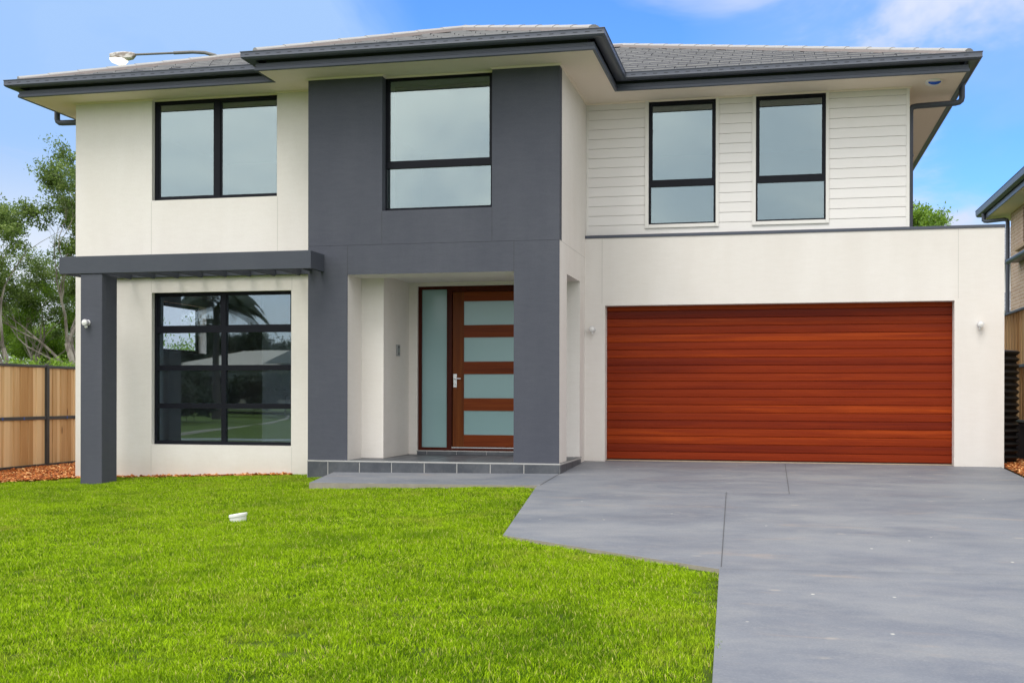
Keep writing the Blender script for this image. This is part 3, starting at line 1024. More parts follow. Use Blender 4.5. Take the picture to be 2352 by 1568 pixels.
# small cove bead where walls meet the soffit
bead = [(0.0, ZS - .022), (0.012, ZS - .018), (0.022, ZS - .008), (0.024, ZS - .001)]
b.sweep(bead, [(XL, 9), (XL, YL), (-6.394, YL), (-6.394, YL + .08), (-4.449, YL + .08), (-4.449, YL), (XDL, YL), (XDL, YD), (-2.704, YD), (-2.704, YD + .14), (-1.1955, YD + .14), (-1.1955, YD), (XD, YD), (XD, YW), (XR, YW - .01), (XR, 9)])
b.build('soffit', M_SOFFIT, house)
b = MB()
b.sweep([(-0.10, 5.43), (-0.10, 5.311), (0.0, 5.311), (0.0, 5.297), (0.003, 5.295), (0.003, 5.282), (0.0, 5.280), (0.0, 5.266), (0.006, 5.262), (0.012, 5.256), (0.014, 5.222), (0.009, 5.216), (-0.022, 5.216), (-0.022, 5.30)], FAS)
b.build('fascia', M_GUTTER, house)
b = MB()
gp = [(0.003, 5.432), (0.003, 5.352), (0.030, 5.344), (0.090, 5.338), (0.120, 5.340), (0.137, 5.350), (0.144, 5.362), (0.150, 5.366), (0.147, 5.372),
      (0.147, 5.428), (0.155, 5.433), (0.153, 5.440), (0.140, 5.440), (0.138, 5.430), (0.138, 5.372), (0.10, 5.36), (0.01, 5.36)]
b.sweep(gp, FAS, 0)
# overflow slots
for (pa, pb_, ax) in (((-8.35, -2.026), (-4.42, -2.026), 0), ((-4.42, -2.59), (0.37, -2.59), 0), ((0.40, -0.553), (5.03, -0.553), 0)):
    x = pa[0] + .06
    while x < pb_[0] - .08:
        b.box(x, x + .058, pa[1] - .1482, pa[1] - .146, 5.393, 5.400, 1)
        x += .150
y = -2.5
while y < -0.75:
    b.box(0.2316 + .146, 0.2316 + .1482, y, y + .058, 5.393, 5.400, 1); y += .15
b.build('gutter', [M_GUTTER, M_SLOT], house, smooth=True)

# ---- downpipes
b = MB()
b.tube([(4.965, .52, 5.33), (4.965, .52, 5.14), (4.955, .52, 5.10), (4.925, .52, 5.075), (4.88, .52, 5.065), (4.36, .50, 5.045), (4.30, .49, 5.03), (4.274, .48, 4.99), (4.270, .48, 4.93), (4.270, .48, 3.05)], .040, 14)
for z in (4.35, 3.62): b.tube([(4.270, .48, z - .015), (4.270, .48, z + .015)], .047, 14)
b.build('downpipe', M_GUTTER, house, smooth=True)
b = MB()
b.tube([(-8.285, -1.0, 5.33), (-8.285, -1.0, 5.15), (-8.275, -1.0, 5.115), (-8.24, -1.0, 5.09), (-8.19, -1.0, 5.085), (-7.75, -1.0, 5.075), (-7.69, -1.0, 5.05), (-7.675, -1.0, 5.0), (-7.675, -1.0, -.2)], .043, 14)
b.build('downpipe', M_GUTTER, house, smooth=True)


# ---- tiled hip roofs
def clip(poly, a, bb, c):
    """keep the side a*x + b*y <= c"""
    out = []
    for i in range(len(poly)):
        p, q = poly[i], poly[(i + 1) % len(poly)]
        dp, dq = a * p[0] + bb * p[1] - c, a * q[0] + bb * q[1] - c
        if dp <= 0: out.append(p)
        if (dp < 0 < dq) or (dq < 0 < dp):
            t = dp / (dp - dq)
            out.append((p[0] + t * (q[0] - p[0]), p[1] + t * (q[1] - p[1])))
    return out


TP = math.tan(R(20.2))
ZE = 5.440


def roof_plane(mb, org, u, n_in, length, lines, base_z=ZE, ex=0.33, tw=0.30, depth=5.4, seed=0, tint=0):
    """org: eave start; u: unit plan direction along the eave; n_in: plan direction up the slope;
    lines: half-plane clips in local (s along the eave, t up the slope)"""
    rr = random.Random(seed)
    nc = int(depth / ex) + 1
    for k in range(nc):
        off = (k % 2) * tw * 0.5
        i = -1
        while i * tw + off < length:
            s0, s1 = i * tw + off, (i + 1) * tw + off
            i += 1
            poly = [(s0 + .005, k * ex - .01), (s1 - .005, k * ex - .01), (s1 - .005, (k + 1) * ex), (s0 + .005, (k + 1) * ex)]
            for (a, bb, c) in lines:
                poly = clip(poly, a, bb, c)
                if len(poly) < 3: break
            if len(poly) < 3: continue
            jz, tl = rr.uniform(-.003, .004), rr.uniform(-.004, .004)
            def P(s, t, top=True):
                z = base_z + t * TP
                if top:
                    fr = clampf((t - k * ex) / ex, 0, 1)
                    z += 0.015 * (1 - fr) + .003 + jz + tl * (s - s0) / tw
                return (org[0] + u[0] * s + n_in[0] * t, org[1] + u[1] * s + n_in[1] * t, z)
            m = len(poly)
            Vt = [P(*p) for p in poly] + [P(p[0], p[1], False) for p in poly]
            mb.add(Vt, [tuple(range(m))], 0)
            for j in range(m):
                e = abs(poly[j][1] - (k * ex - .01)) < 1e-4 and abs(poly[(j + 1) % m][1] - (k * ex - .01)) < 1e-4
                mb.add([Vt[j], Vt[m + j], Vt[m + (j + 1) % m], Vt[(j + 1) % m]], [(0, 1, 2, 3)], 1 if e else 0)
    # underlay below the tiles
    pl_ = [(-.0, -.0), (length, 0), (length, depth), (0, depth)]
    for (a, bb, c) in lines: pl_ = clip(pl_, a, bb, c - .004)
    mb.add([(org[0] + u[0] * s + n_in[0] * t, org[1] + u[1] * s + n_in[1] * t, base_z - .004 + t * TP) for s, t in pl_], [tuple(range(len(pl_)))], 2)


def ridge_caps(mb, p0, p1, w=.105, h=.050, step=.42):
    p0, p1 = Vector(p0), Vector(p1)
    L = (p1 - p0).length
    t = (p1 - p0).normalized()
    side = Vector((t.y, -t.x, 0)).normalized()
    up = side.cross(t)
    if up.z < 0: up = -up
    n = max(1, int(round(L / step)))
    for i in range(n):
        a0, a1 = p0 + t * (L * i / n - .0), p0 + t * (L * (i + 1) / n + .035)
        prof = [(-1, -.35), (-.82, .30), (-.45, .82), (0, 1), (.45, .82), (.82, .30), (1, -.35)]
        V = []
        for (q, sc_) in ((a0, 1.0), (a1, .88)):
            for (a, hh) in prof: V.append(q + side * a * w * (sc_ * .5 + .5) + up * (hh * h + .006 + (0.008 if sc_ == 1 else 0)))
        m = len(prof)
        mb.add(V, [(j, j + 1, m + j + 1, m + j) for j in range(m - 1)] + [tuple(reversed(range(m))), tuple(range(m, 2 * m))], 0)
    # bedding mortar
    V = []
    for q in (p0 - t * .02, p1):
        for (a, hh) in ((-1.28, -.75), (-.95, .25), (.95, .25), (1.28, -.75)): V.append(q + side * a * w + up * hh * h)
    mb.add(V, [(0, 1, 5, 4), (1, 2, 6, 5), (2, 3, 7, 6), (0, 4, 7, 3), (0, 3, 2, 1), (4, 5, 6, 7)], 1)


roof = MB()
caps = MB()
gx = .035        # tiles overhang a little into the gutter
# B: the main roof behind everything
xb0, xb1, yb0, yb1 = -8.10 - gx, 4.893 + gx, -0.553 - gx, 9.9 + gx
Wb, hb = xb1 - xb0, (yb1 - yb0) / 2
roof_plane(roof, (xb0, yb0), (1, 0), (0, 1), Wb, [(-1, 1, 0), (1, 1, Wb)], depth=hb, seed=1)
roof_plane(roof, (xb1, yb0), (0, 1), (-1, 0), 2 * hb, [(-1, 1, 0), (1, 1, 2 * hb)], depth=hb, seed=2)
zr = ZE + hb * TP
ridge_caps(caps, (xb1 - .03, yb0 + .03, ZE + .018), (xb1 - hb, yb0 + hb, zr + .018))
ridge_caps(caps, (xb0 + hb, yb0 + hb, zr + .018), (xb1 - hb, yb0 + hb, zr + .018))
# A: left wing, steps forward
xa0, xa1, ya0, ya1 = -8.21 - gx, -0.6, -2.026 - gx, 8.5
Wa = xa1 - xa0; ha = Wa / 2
roof_plane(roof, (xa0, ya0), (1, 0), (0, 1), Wa, [(-1, 1, 0), (1, 1, Wa)], depth=ha, seed=3)
roof_plane(roof, (xa0, ya1), (0, -1), (1, 0), ya1 - ya0, [(1, 1, ya1 - ya0), (0, 1, ha)], depth=ha, seed=4)
roof_plane(roof, (xa1, ya0), (0, 1), (-1, 0), ya1 - ya0, [(-1, 1, 0), (0, 1, ha)], depth=ha, seed=5)
ridge_caps(caps, (xa0 + .03, ya0 + .03, ZE + .018), (xa0 + ha, ya0 + ha, ZE + ha * TP + .018))
ridge_caps(caps, (xa0 + ha, ya0 + ha, ZE + ha * TP + .018), (xa0 + ha, ya1, ZE + ha * TP + .018))
# C: entry block
xc0, xc1, yc0, yc1 = -4.274 - gx, 0.2316 + gx, -2.590 - gx, 2.6
Wc = xc1 - xc0; hc = Wc / 2
roof_plane(roof, (xc0, yc0), (1, 0), (0, 1), Wc, [(-1, 1, 0), (1, 1, Wc)], depth=hc, seed=6)
roof_plane(roof, (xc0, yc1), (0, -1), (1, 0), yc1 - yc0, [(1, 1, yc1 - yc0), (0, 1, hc)], depth=hc, seed=7)
roof_plane(roof, (xc1, yc0), (0, 1), (-1, 0), yc1 - yc0, [(-1, 1, 0), (0, 1, hc)], depth=hc, seed=8)
zc = ZE + hc * TP
ridge_caps(caps, (xc0 + .03, yc0 + .03, ZE + .018), (xc0 + hc, yc0 + hc, zc + .018))
ridge_caps(caps, (xc1 - .03, yc0 + .03, ZE + .018), (xc1 - hc, yc0 + hc, zc + .018))
ridge_caps(caps, (xc0 + hc, yc0 + hc, zc + .022), (xc0 + hc, yc1, zc + .022))
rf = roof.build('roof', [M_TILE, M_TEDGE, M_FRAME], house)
caps.build('ridge_caps', [M_RIDGE, M_MORTAR], rf, smooth=False)

# ================================================================== PERGOLA
perg = empty('pergola', (-6.745, -2.3, -0.25))
tag(perg, 'dark grey pergola beam on one square pillar over the lower window', 'pergola')
b = MB(); b.bbox(-6.910, -6.580, -2.500, -2.124, -0.45, 2.606, .006); b.build('pillar', M_DARK, perg)
b = MB()
b.bbox(-7.230, -3.523, -2.516, -2.466, 2.609, 2.848, .004)
b.bbox(-7.228, -7.180, -2.465, YL - .001, 2.611, 2.846, .003)
b.bbox(-3.573, -3.525, -2.465, YD - .001, 2.611, 2.846, .003)
b.build('beam', M_BEAM, perg)
b = MB(); b.bbox(-7.179, -3.76, YL - .045, YL - .001, 2.64, 2.80, .003); b.build('wall_plate', M_BEAM, perg)
for i in range(9):
    x = -6.703 + 0.3733 * i
    b = MB(); b.bbox(x - .016, x + .016, -2.465, YL - .046 if x < -3.8 else YD - .002, 2.622, 2.79, .002)
    b.build('slat', M_BEAM, perg)

# ================================================================== SMALL THINGS ON THE WALLS
def wall_light(loc):
    t = empty('wall_light', loc)
    x, y, z = loc
    b = MB(); b.lathe([(.040, 0), (.040, .006), (.030, .010)], (x, y, z), '-y', 22); b.build('base_plate', M_SILVER, t, smooth=True)
    b = MB(); b.lathe([(.026, .010), (.030, .03), (.042, .040), (.044, .085), (.040, .092), (.034, .092)], (x, y, z), '-y', 24); b.build('lamp_head', M_SILVER, t, smooth=True)
    b = MB(); b.lathe([(.033, .0925), (.028, .096), (.0, .099)], (x, y, z), '-y', 24); b.build('lens', M_WHITEP, t, smooth=True)
    b = MB(); b.lathe([(.010, .030), (.016, .040), (.021, .052), (.021, .062), (.015, .072), (.001, .077)], (x, y - .045, z), '-z', 16); b.build('sensor', M_WHITEP, t, smooth=True)
    return t


wl0 = wall_light((-6.795, -2.5005, 1.935))
tag(wl0, 'small silver round wall light mounted on the dark grey pergola pillar', 'wall light', 'wall lights')
clone(wl0, (-0.178, -0.001, 1.913), 'small silver round wall light on cream wall between garage door and porch')
clone(wl0, (5.125, -0.001, 1.925), 'small silver round wall light on cream wall at the outer end beyond the garage door')

ic = empty('door_intercom', (-2.868, -0.897, 1.59))
tag(ic, 'slim silver intercom panel on the cream porch wall left of the front door', 'intercom')
b = MB(); b.bbox(-2.868, -2.846, -0.962, -0.832, 1.512, 1.672, .004); b.build('casing', M_STEELD, ic)
b = MB(); b.lathe([(.018, 0), (.016, .006)], (-2.846, -0.897, 1.640), 'x', 16); b.build('camera_lens', M_DGREY, ic)
b = MB(); b.lathe([(.014, 0), (.012, .005)], (-2.846, -0.897, 1.545), 'x', 16); b.build('button', M_DGREY, ic)

al = empty('alarm_siren', (4.51, -0.13, 5.222))
tag(al, 'white alarm siren with blue strobe lens under the right-hand eave', 'alarm siren')
bm = bmesh.new()
bmesh.ops.create_uvsphere(bm, u_segments=24, v_segments=12, radius=1)
for v in bm.verts: v.co = (4.51 + v.co.x * .115, -0.13 + v.co.y * .165, 5.221 + min(v.co.z, 0) * .055)
b = MB(); bm.verts.index_update(); b.add([v.co[:] for v in bm.verts], [[v.index for v in f.verts] for f in bm.faces]); bm.free()
b.build('casing', M_WHITEP, al, smooth=True)
bm = bmesh.new(); bmesh.ops.create_uvsphere(bm, u_segments=24, v_segments=12, radius=1)
for v in bm.verts: v.co = (4.51 + v.co.x * .085, -0.205 + v.co.y * .055, 5.200 + min(v.co.z, 0) * .042)
b = MB(); bm.verts.index_update(); b.add([v.co[:] for v in bm.verts], [[v.index for v in f.verts] for f in bm.faces]); bm.free()
b.build('blue_lens', M_BLUEL, al, smooth=True)

# ---- pipe cap on the lawn
gx0, gy0 = -2.640, -6.45
gz0 = zg(gx0, gy0)
b = MB()
b.lathe([(.078, -.05), (.080, .030), (.080, .052), (.088, .054), (.088, .074), (.082, .080), (.03, .082), (.0005, .082)], (gx0, gy0, gz0 - .034), 'z', 32)
pc = b.build('pipe_cap', M_WHITEP, smooth=True)
for v in pc.data.vertices:
    dxx = v.co.x - gx0
    v.co.z += dxx * 0.16 + .004
tag(pc, 'round white plastic pipe cap sticking up from the green lawn', 'pipe cap')


# ================================================================== FENCES
def paling_mesh(parent, x, y0, y1, z0, z1, face, seed):
    """palings running along y; face = +1 looks towards +x"""
    rr = random.Random(seed)
    V, F, A = [], [], []
    y = y0
    i = 0
    while y < y1 - .02:
        w = rr.uniform(.085, .125)
        ye = min(y + w, y1)
        o = (.012 if i % 2 else 0.0) + rr.uniform(-.002, .002)
        xx0, xx1 = x + face * o - face * .014, x + face * o
        a, c = min(xx0, xx1), max(xx0, xx1)
        base = len(V)
        aa, bb = y + .001, ye - .001
        lap = .012 if i % 2 else -.0
        aa -= lap; bb += lap
        V += [(a, aa, z0), (c, aa, z0), (c, bb, z0), (a, bb, z0), (a, aa, z1), (c, aa, z1), (c, bb, z1), (a, bb, z1)]
        F += [tuple(base + k for k in f) for f in ((0, 3, 2, 1), (4, 5, 6, 7), (0, 1, 5, 4), (1, 2, 6, 5), (2, 3, 7, 6), (3, 0, 4, 7))]
        A += [rr.random()] * 8
        y = ye; i += 1
    b = MB(); b.add(V, F)
    o = b.build('paling_panel', M_PALING, parent)
    at = o.data.attributes.new('bl', 'FLOAT', 'POINT'); at.data.foreach_set('value', A)
    return o


fl = empty('timber_fence', (-9.66, 0.77, -0.3))
tag(fl, 'pine paling fence with dark steel frame standing in bark mulch left of the house', 'fence')
post_y = [-3.93, -1.58, 0.77, 3.12, 5.47, 7.82]
for i, y in enumerate(post_y):
    b = MB(); b.bbox(-9.70, -9.635, y - .035, y + .035, -0.45, 1.448, .004)
    b.lathe([(.034, 0), (.03, .008)], (-9.667, y, 1.448), 'z', 10)
    b.build('post', M_FSTEEL, fl)
for i in range(len(post_y) - 1):
    a, c = post_y[i] + .036, post_y[i + 1] - .036
    zj = -.010 if i == 2 else 0.0
    paling_mesh(fl, -9.676, a + .01, c - .01, -.24, 1.40, 1, 50 + i)
    b = MB()
    for (z0, z1) in ((1.400 + zj, 1.446 + zj), (.524 + zj * .3, .580 + zj * .3), (-.272, -.222)):
        b.bbox(-9.70, -9.645, a, c, z0, z1, .004)
    b.build('rail', M_FSTEEL, fl)
    b = MB()
    for yy in (a + .5, a + 1.1, a + 1.65):
        b = MB(); b.box(-9.644, -9.6425, yy, yy + .035, .528, .576); b.build('tie', M_TIE, fl)

fr_ = empty('timber_fence', (6.0, 2.0, 0.3))
tag(fr_, 'tall yellow pine paling fence with steel rails beside the black tank, right of the garage', 'fence')
for (y0, y1) in ((-1.2, 1.2), (1.2, 3.6), (3.6, 6.0), (6.0, 8.4)):
    paling_mesh(fr_, 6.03, y0 + .01, y1 - .01, 1.43, 2.24, -1, int(y0 * 10) + 90)
    paling_mesh(fr_, 6.03, y0 + .01, y1 - .01, .60, 1.385, -1, int(y0 * 10) + 190)
    b = MB()
    b.bbox(5.985, 6.06, y0, y1, 2.235, 2.27, .003); b.bbox(5.985, 6.06, y0, y1, 1.386, 1.43, .003); b.bbox(5.985, 6.06, y0, y1, .565, .60, .003)
    b.build('rail', M_FSTEEL, fr_)
    b = MB(); b.bbox(6.045, 6.10, y1 - .03, y1 + .03, -.1, 2.26, .003); b.build('post', M_FSTEEL, fr_)
rw = MB(); rw.bbox(6.0, 6.12, -6.0, 8.6, -.4, .564, .01)
tag(rw.build('retaining_wall', M_RETAIN), 'low dark retaining wall under the right-hand timber fence', 'retaining wall')

# ---- water tank
tk = empty('water_tank', (5.36, .92, 0.0))
tag(tk, 'black corrugated plastic rainwater tank tucked behind the end of the garage wall', 'water tank')
prof = [(.0005, -.02), (.42, -.02)]
z = 0.0
while z < 1.55:
    for k in range(8):
        prof.append((.405 + .022 * math.cos(2 * math.pi * k / 8), z + .092 * k / 8))
    z += .092
prof += [(.43, z), (.43, z + .018), (.40, z + .03), (.15, z + .05), (.0005, z + .055)]
b = MB(); b.lathe(prof, (5.37, .92, 0), 'z', 40); b.build('tank_body', M_TANK, tk, smooth=True)
b = MB(); b.lathe([(.16, z + .04), (.16, z + .075), (.12, z + .085), (.0005, z + .085)], (5.25, .80, 0), 'z', 24); b.build('lid', M_TANK, tk, smooth=True)


# ================================================================== MULCH
def chips(name, n, sampler, seed, kind='stuff'):
    r_ = np.random.RandomState(seed)
    P = np.array([sampler(r_) for _ in range(n)])
    L = r_.uniform(.022, .075, n); Wd = r_.uniform(.010, .030, n); T = r_.uniform(.003, .008, n)
    base = np.array([(x, y, z) for x in (-.5, .5) for y in (-.5, .5) for z in (-.5, .5)])
    rot = r_.uniform(0, 6.283, n); tx = r_.normal(0, .35, n); ty = r_.normal(0, .35, n)
    V = np.zeros((n, 8, 3))
    V[:, :, 0] = base[None, :, 0] * L[:, None]; V[:, :, 1] = base[None, :, 1] * Wd[:, None]; V[:, :, 2] = base[None, :, 2] * T[:, None]
    V[:, :, 2] += V[:, :, 0] * tx[:, None] + V[:, :, 1] * ty[:, None]
    c, s = np.cos(rot)[:, None], np.sin(rot)[:, None]
    X = V[:, :, 0] * c - V[:, :, 1] * s; Y = V[:, :, 0] * s + V[:, :, 1] * c
    V[:, :, 0] = X + P[:, None, 0]; V[:, :, 1] = Y + P[:, None, 1]; V[:, :, 2] += P[:, None, 2]
    fq = np.array([(0, 1, 3, 2), (4, 6, 7, 5), (0, 4, 5, 1), (2, 3, 7, 6), (0, 2, 6, 4), (1, 5, 7, 3)])
    Fa = (np.arange(n)[:, None, None] * 8 + fq[None]).reshape(-1, 4)
    return make_quads(name, V.reshape(-1, 3), Fa, np.repeat(r_.rand(n), 8), M_CHIP)


def make_quads(name, V, Fq, attr, material, parent=None):
    me = bpy.data.meshes.new(name)
    if parent is not None:
        V = V - np.array(world_loc(parent))
    k = Fq.shape[1]
    me.vertices.add(len(V)); me.vertices.foreach_set('co', np.ascontiguousarray(V, dtype=np.float32).ravel())
    me.loops.add(len(Fq) * k); me.loops.foreach_set('vertex_index', Fq.astype(np.int32).ravel())
    me.polygons.add(len(Fq))
    me.polygons.foreach_set('loop_start', (np.arange(len(Fq)) * k).astype(np.int32))
    me.polygons.foreach_set('loop_total', np.full(len(Fq), k, dtype=np.int32))
    me.update(calc_edges=True)
    at = me.attributes.new('bl', 'FLOAT', 'POINT'); at.data.foreach_set('value', np.asarray(attr, dtype=np.float32))
    me.materials.append(material)
    o = bpy.data.objects.new(name, me)
    COL.objects.link(o)
    if parent is not None: o.parent = parent
    return o


def edge_y(x):
    """front edge of the mulch bed left of the house"""
    return np.interp(x, [-10, -8.349, -8.043, -7.733, -7.60], [-2.95, -2.20, -2.05, -1.87, -1.55])


def smp_left(r_):
    while True:
        x = r_.uniform(-9.68, XL + .02); y = r_.uniform(-3.0, 4.5)
        if y > edge_y(x) and (x < XL or y < YL): return (x, y, zg(x, y) + r_.uniform(-.012, .020))


def smp_base(r_):
    x = r_.uniform(-7.6, -4.2); w = 0.16 - .03 * (x + 7.6)
    return (x, YL - r_.uniform(0, max(w, .03)), zg(x, YL) + r_.uniform(-.02, .005))


def smp_right(r_):
    x = r_.uniform(5.46, 5.99); y = r_.uniform(-6.5, 2.2)
    return (x, y, zg(x, y) + r_.uniform(-.01, .022))


b = MB()
b.add([(-9.66, -3.0, zg(-9.66, -3) - .006), (-7.6, -1.6, zg(-7.6, -1.6) - .006), (XL + .02, -1.5, zg(XL, -1.5) - .006), (XL + .02, 9, zg(XL, 0) - .006), (-9.66, 9, zg(-9.66, 0) - .006)], [(0, 1, 2, 3, 4)])
b.add([(5.44, -6.6, zg(5.4, -6.6) - .006), (6.0, -6.6, zg(6, -6.6) - .006), (6.0, 0, -.006), (5.44, 0, -.006)], [(0, 1, 2, 3)])
b.add([(5.10, 0.22, -.006), (6.0, 0.22, -.006), (6.0, 9, -.006), (5.10, 9, -.006)], [(0, 1, 2, 3)])
b.add([(5.44, 0, -.006), (6.0, 0, -.006), (6.0, .22, -.006), (5.44, .22, -.006)], [(0, 1, 2, 3)])
tag(b.build('garden_bed', M_SOIL), kind='structure')
o = chips('bark_mulch', 17000, smp_left, 3)
tag(o, 'orange bark mulch between the left fence and the house', 'mulch', kind='stuff')
o = chips('bark_mulch', 5200, smp_right, 4)
tag(o, 'reddish bark mulch strip right of the driveway below the tank', 'mulch', kind='stuff')
o = chips('bark_mulch', 700, smp_base, 5)
tag(o, 'thin line of bark chips along the foot of the left wall', 'mulch', kind='stuff')

# ================================================================== GRASS
LAWN = [(-11.5, -14.5), (-11.5, -3.6), (-9.6, -2.86), (-8.349, -2.27), (-8.043, -2.11), (-7.733, -1.93), (-7.55, -1.66), (-6.0, -1.60), (-4.2, -1.53), (-3.80, -1.53), (-3.80, -2.08), (-3.43, -2.08),
        (-3.19, -3.53), (-0.30, -3.575), (-0.27, -3.876), (0.19, -7.44), (2.030, -8.72), (2.140, -11.63), (2.25, -14.5)]


def inside(x, y, poly):
    c = np.zeros(len(x), bool)
    j = len(poly) - 1
    for i in range(len(poly)):
        xi, yi = poly[i]; xj, yj = poly[j]
        cond = ((yi > y) != (yj > y)) & (x < (xj - xi) * (y - yi) / (yj - yi + 1e-12) + xi)
        c ^= cond
        j = i
    return c


def tuft_mesh(name, seed, nb=78, rad=.080, hmin=.012, hmax=.038, wd=(.0026, .0054)):
    r_ = np.random.RandomState(seed)
    V, F, A = [], [], []
    for i in range(nb):
        a = r_.uniform(0, 6.283); rr = rad * math.sqrt(r_.rand())
        bx, by = rr * math.cos(a), rr * math.sin(a)
        h = r_.uniform(hmin, hmax); w = r_.uniform(*wd) * .5
        d = r_.uniform(0, 6.283); lean = r_.uniform(.10, .85) * h
        dx_, dy_ = math.cos(d), math.sin(d)
        f = r_.uniform(0, 6.283); sx, sy = math.cos(f) * w, math.sin(f) * w
        k = len(V)
        z1 = h * .55
        V += [(bx - sx, by - sy, 0), (bx + sx, by + sy, 0),
              (bx + dx_ * lean * .35 + sx * .9, by + dy_ * lean * .35 + sy * .9, z1), (bx + dx_ * lean * .35 - sx * .9, by + dy_ * lean * .35 - sy * .9, z1),
              (bx + dx_ * lean + sx * .15, by + dy_ * lean + sy * .15, h * .93), (bx + dx_ * lean - sx * .15, by + dy_ * lean - sy * .15, h * .93)]
        F += [(k, k + 1, k + 2, k + 3), (k + 3, k + 2, k + 4, k + 5)]
        A += [r_.rand()] * 6
    me = bpy.data.meshes.new(name)
    me.from_pydata(V, [], F)
    at = me.attributes.new('bl', 'FLOAT', 'POINT'); at.data.foreach_set('value', A)
    me.materials.append(M_GRASS)
    return bpy.data.objects.new(name, me)


tcol = bpy.data.collections.new('grass_tufts')
for i in range(12):
    tcol.objects.link(tuft_mesh('grass_tuft', 100 + i))

r_ = np.random.RandomState(12)
NP = 23000
X = r_.uniform(-11.5, 2.3, NP * 2); Y = r_.uniform(-14.5, -1.5, NP * 2)
# keep denser near the camera and only where some camera near the photographer's could look
ins = inside(X, Y, LAWN)
mn = np.minimum(-3.8 - (Y + 14.5) * .62, -1.0)
ins &= (X > mn - 1.8)
for hx, hy, hr in [(r_.uniform(-9, 2), r_.uniform(-12.5, -3.5), r_.uniform(.03, .075)) for _ in range(150)]:
    ins &= ((X - hx) ** 2 + (Y - hy) ** 2) > hr * hr
X, Y = X[ins], Y[ins]
Z = np.array([zg(x, y) - .030 for x, y in zip(X, Y)])
pm = bpy.data.meshes.new('lawn_grass')
pm.vertices.add(len(X)); pm.vertices.foreach_set('co', np.stack([X, Y, Z], 1).astype(np.float32).ravel())
at = pm.attributes.new('rz', 'FLOAT', 'POINT'); at.data.foreach_set('value', r_.uniform(0, 6.283, len(X)).astype(np.float32))
# height varies in soft clumps
clump = 0.92 + 0.22 * np.sin(X * 2.1 + 1.3 * np.sin(Y * 1.7)) * np.sin(Y * 2.6 + X * .7) + r_.uniform(-.28, .34, len(X))
clump *= np.where((Y > -3.9), .85, 1.0)
at = pm.attributes.new('sc', 'FLOAT', 'POINT'); at.data.foreach_set('value', clump.astype(np.float32))
pm.materials.append(M_GRASS)
lawn = bpy.data.objects.new('lawn_grass', pm)
COL.objects.link(lawn)
tag(lawn, 'bright green mown lawn grass covering the front garden', 'grass', kind='stuff')
ng = bpy.data.node_groups.new('grass', 'GeometryNodeTree')
ng.interface.new_socket('Geometry', in_out='INPUT', socket_type='NodeSocketGeometry')
ng.interface.new_socket('Geometry', in_out='OUTPUT', socket_type='NodeSocketGeometry')
gi = ng.nodes.new('NodeGroupInput'); go = ng.nodes.new('NodeGroupOutput')
ci = ng.nodes.new('GeometryNodeCollectionInfo'); ci.inputs['Collection'].default_value = tcol
ci.inputs['Separate Children'].default_value = True; ci.inputs['Reset Children'].default_value = True
ip = ng.nodes.new('GeometryNodeInstanceOnPoints'); ip.inputs['Pick Instance'].default_value = True
na = ng.nodes.new('GeometryNodeInputNamedAttribute'); na.data_type = 'FLOAT'; na.inputs['Name'].default_value = 'rz'
ns = ng.nodes.new('GeometryNodeInputNamedAttribute'); ns.data_type = 'FLOAT'; ns.inputs['Name'].default_value = 'sc'
cx_ = ng.nodes.new('ShaderNodeCombineXYZ')
ng.links.new(na.outputs[0], cx_.inputs[2])
ng.links.new(gi.outputs[0], ip.inputs['Points'])
ng.links.new(ci.outputs[0], ip.inputs['Instance'])
ng.links.new(cx_.outputs[0], ip.inputs['Rotation'])
cs = ng.nodes.new('ShaderNodeCombineXYZ')
cs.inputs[0].default_value = 1; cs.inputs[1].default_value = 1
ng.links.new(ns.outputs[0], cs.inputs[2])
ng.links.new(cs.outputs[0], ip.inputs['Scale'])
ng.links.new(ip.outputs[0], go.inputs[0])
md = lawn.modifiers.new('grass', 'NODES'); md.node_group = ng


# ================================================================== TREES
def grow(rr, p, d, L, r, depth, segs, tips, maxd, spread, up):
    n = 4
    pts = [p.copy()]
    rad = [r]
    q = p.copy()
    dd = d.copy()
    for i in range(n):
        dd = (dd + Vector((rr.gauss(0, .14), rr.gauss(0, .14), rr.gauss(0, .08) + up * .05))).normalized()
        q = q + dd * (L / n)
        pts.append(q.copy()); rad.append(r * (1 - .38 * (i + 1) / n))
    segs.append((pts, rad))
    if depth >= maxd:
        tips.append((q.copy(), 1.0))
        tips.append((pts[2].copy(), .7))
        return
    k = rr.choice((2, 3, 3)) if depth > 0 else 4
    for i in range(k):
        ax = Vector((rr.gauss(0, 1), rr.gauss(0, 1), rr.gauss(0, .5))).normalized()
        nd = (dd + ax * spread * rr.uniform(.6, 1.2)).normalized()
        if nd.z < -.15: nd.z = .05
        st = pts[-1] if i == 0 else pts[rr.choice((2, 3, 4))]
        grow(rr, st, nd, L * rr.uniform(.60, .84), rad[-1] * rr.uniform(.6, .85), depth + 1, segs, tips, maxd, spread, up)


